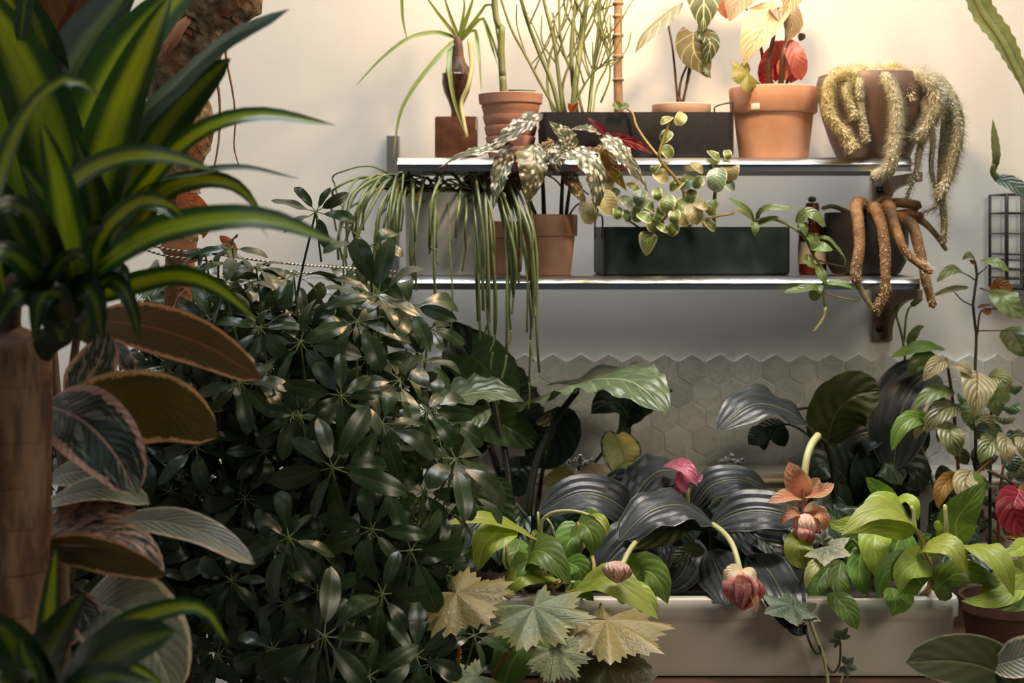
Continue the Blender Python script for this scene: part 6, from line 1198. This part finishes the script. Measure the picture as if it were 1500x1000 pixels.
Dl = lambda m, pts, wd, fc=(0, -1, .25), sh='strap', **kw: t.leaf(K[m], pts, wd * 1.2, fc, sh, nu=8, nv=18, fold=kw.pop('fold', .16), ruffle=kw.pop('ruffle', .02), **kw)
Dl('drac', [(70, 430, 1.42), (28, 310, 1.40), (8, 190, 1.39), (-6, 60, 1.39)], 80, (.1, -1, .1))
Dl('dracdark', [(80, 450, 1.44), (40, 360, 1.42), (10, 290, 1.41), (-30, 230, 1.40)], 80, (.1, -1, .2))
Dl('dracdark', [(60, 430, 1.46), (10, 380, 1.45), (-20, 360, 1.45), (-60, 360, 1.45)], 60, (0, -1, .3))
Dl('drac', [(112, 400, 1.33), (140, 280, 1.30), (180, 150, 1.28), (222, 50, 1.28), (252, -10, 1.29)], 72, (-.05, -1, .1))
Dl('drac', [(100, 390, 1.36), (120, 240, 1.38), (170, 110, 1.40), (225, 30, 1.42), (310, -50, 1.44)], 84, (.1, -1, .2))
Dl('dracdark', [(84, 320, 1.42), (90, 150, 1.44), (130, 60, 1.46), (200, -30, 1.48)], 84, (-.3, -1, .1), 'ellip')
Dl('dracblue', [(140, 390, 1.34), (190, 200, 1.30), (260, 120, 1.28), (330, 58, 1.26), (425, 13, 1.25)], 66, (-.30, -.62, .75), 'ellip', fold=-.12)
Dl('dracdark', [(140, 390, 1.38), (195, 260, 1.36), (250, 175, 1.34), (300, 120, 1.33), (338, 85, 1.32)], 56, (.2, -1, .2), 'ellip')
Dl('drac', [(128, 400, 1.33), (215, 270, 1.30), (290, 195, 1.28), (380, 168, 1.27), (494, 184, 1.26)], 38, (0, -.75, .6))
Dl('drac', [(20, 400, 1.32), (90, 285, 1.24), (160, 236, 1.20), (235, 228, 1.18), (316, 250, 1.17)], 46, (0, -.85, .5))
Dl('dracdark', [(150, 400, 1.36), (250, 275, 1.34), (340, 245, 1.33), (440, 262, 1.32)], 16, (0, -.7, .7))
Dl('drac', [(160, 390, 1.35), (230, 290, 1.32), (290, 264, 1.31), (345, 272, 1.30), (384, 312, 1.30)], 34, (0, -.9, .4))
Dl('dracblue', [(140, 370, 1.34), (205, 282, 1.31), (250, 262, 1.29), (290, 256, 1.28), (318, 250, 1.28)], 26, (-.2, -.3, 1))
Dl('drac', [(95, 440, 1.33), (165, 378, 1.24), (250, 334, 1.20), (380, 320, 1.17), (500, 357, 1.15)], 54, (0, -.80, .55))
Dl('dracblue', [(120, 420, 1.33), (220, 345, 1.245), (300, 322, 1.205), (370, 325, 1.18), (395, 350, 1.175)], 26, (0, -.2, 1))
Dl('drac', [(120, 440, 1.34), (215, 412, 1.28), (270, 405, 1.25), (320, 422, 1.24), (376, 468, 1.23)], 34, (0, -.9, .4))
Dl('drac', [(10, 440, 1.28), (-4, 300, 1.18), (40, 170, 1.14), (100, 116, 1.12), (148, 142, 1.12)], 52, (-.2, -.8, .6), fold=.25)
Dl('drac', [(100, 340, 1.38), (70, 190, 1.36), (20, 70, 1.36), (-50, -40, 1.36)], 84, (.1, -1, .15))
Dl('drac', [(70, 300, 1.42), (40, 120, 1.42), (20, 30, 1.42), (-15, -60, 1.42)], 54, (.2, -1, .1))
Dl('dracdark', [(80, 300, 1.44), (75, 160, 1.45), (60, 60, 1.46), (20, -40, 1.46)], 66, (-.1, -1, .2))
Dl('dracblue', [(30, 60, 1.34), (36, 10, 1.32), (44, -20, 1.32), (50, -60, 1.32)], 20, (.3, -.8, .4))
Dl('drac', [(116, 440, 1.26), (100, 340, 1.22), (82, 250, 1.20), (60, 178, 1.20)], 50, (.2, -1, .1))
Dl('drac', [(128, 440, 1.28), (150, 350, 1.22), (200, 298, 1.18), (245, 298, 1.17), (268, 318, 1.17)], 46, (-.2, -.85, .5))
Dl('dracblue', [(180, 330, 1.22), (205, 306, 1.20), (232, 306, 1.19), (254, 320, 1.19)], 22, (0, -.5, 1))
Dl('dracblue', [(120, 430, 1.30), (150, 396, 1.26), (178, 392, 1.25), (192, 420, 1.25)], 26, (.2, -.7, .6))
for pts, wd in (([(90, 440, 1.28), (60, 340, 1.20), (20, 300, 1.16), (-40, 320, 1.14)], 46), ([(90, 450, 1.28), (40, 390, 1.20), (0, 370, 1.17), (-50, 400, 1.16)], 46), ([(90, 460, 1.28), (50, 430, 1.22), (20, 440, 1.20), (-10, 490, 1.20)], 40), ([(100, 470, 1.28), (80, 430, 1.22), (60, 440, 1.20), (50, 500, 1.20)], 38), ([(110, 470, 1.27), (120, 420, 1.23), (140, 440, 1.22), (150, 500, 1.22)], 36),
                ([(105, 430, 1.30), (90, 330, 1.26), (60, 280, 1.24), (30, 240, 1.24)], 44), ([(110, 420, 1.30), (140, 330, 1.28), (130, 260, 1.27), (110, 200, 1.27)], 46), ([(60, 420, 1.34), (20, 330, 1.30), (-10, 270, 1.28), (-40, 240, 1.28)], 50), ([(118, 450, 1.28), (160, 410, 1.24), (190, 440, 1.22), (206, 500, 1.22)], 26), ([(60, 430, 1.24), (90, 385, 1.18), (120, 372, 1.16), (128, 396, 1.16)], 28), ([(90, 410, 1.32), (120, 350, 1.24), (150, 330, 1.22), (165, 345, 1.22)], 40), ([(100, 420, 1.40), (140, 300, 1.42), (180, 220, 1.44), (240, 160, 1.46)], 56), ([(100, 430, 1.40), (180, 340, 1.38), (220, 290, 1.37), (280, 262, 1.36)], 46),
                ([(100, 480, 1.30), (70, 380, 1.26), (30, 350, 1.25), (0, 280, 1.25)], 50), ([(120, 500, 1.30), (130, 430, 1.27), (105, 380, 1.26), (90, 350, 1.26)], 44), ([(90, 500, 1.32), (80, 440, 1.30), (50, 420, 1.29), (30, 440, 1.29)], 40)):
    Dl('dracdark', pts, wd, (.1, -1, .3))
t = Thing('young_dracaena', 'low dark dracaena rosette at the bottom corner in front of the brown trunk', 'plant', (-.40, 1.20, 0), D=1.18)
floor_pot(t, -.39, 1.19, .065, .40, [(P(60, 1115, 1.22), .007, K['brown'])])
t.stem(K['brown'], [(60, 1120, 1.22), (62, 1060, 1.22), (66, 1010, 1.21)], 12, 10, n=10)
Dl('drac', [(66, 1010, 1.22), (70, 940, 1.22), (76, 870, 1.22), (82, 805, 1.22)], 32, (-.1, -1, .1)); Dl('dracdark', [(64, 1020, 1.20), (70, 960, 1.15), (100, 905, 1.13), (128, 862, 1.13)], 62, (-.1, -1, .3)); Dl('dracdark', [(70, 1040, 1.18), (130, 985, 1.10), (190, 945, 1.07), (258, 924, 1.06)], 84, (-.05, -.8, .55), 'ellip')
Dl('drac', [(80, 1030, 1.22), (160, 935, 1.17), (225, 898, 1.15), (295, 890, 1.14), (334, 942, 1.13)], 36, (0, -.85, .5)); Dl('dracdark', [(60, 1030, 1.18), (30, 960, 1.12), (0, 920, 1.10), (-40, 900, 1.10)], 66, (.1, -.9, .4)); Dl('dracdark', [(60, 1040, 1.16), (50, 990, 1.08), (35, 955, 1.06), (30, 930, 1.06)], 60, (0, -.9, .4)); Dl('dracdark', [(70, 1050, 1.16), (110, 1010, 1.08), (160, 990, 1.05), (220, 1000, 1.04)], 60, (0, -.8, .6)); Dl('drac', [(80, 1040, 1.2), (150, 990, 1.16), (200, 980, 1.15), (245, 1010, 1.14)], 26, (0, -.9, .4)); Dl('dracdark', [(62, 1050, 1.15), (20, 1010, 1.07), (-10, 1000, 1.05), (-50, 1010, 1.05)], 56, (0, -.8, .5))
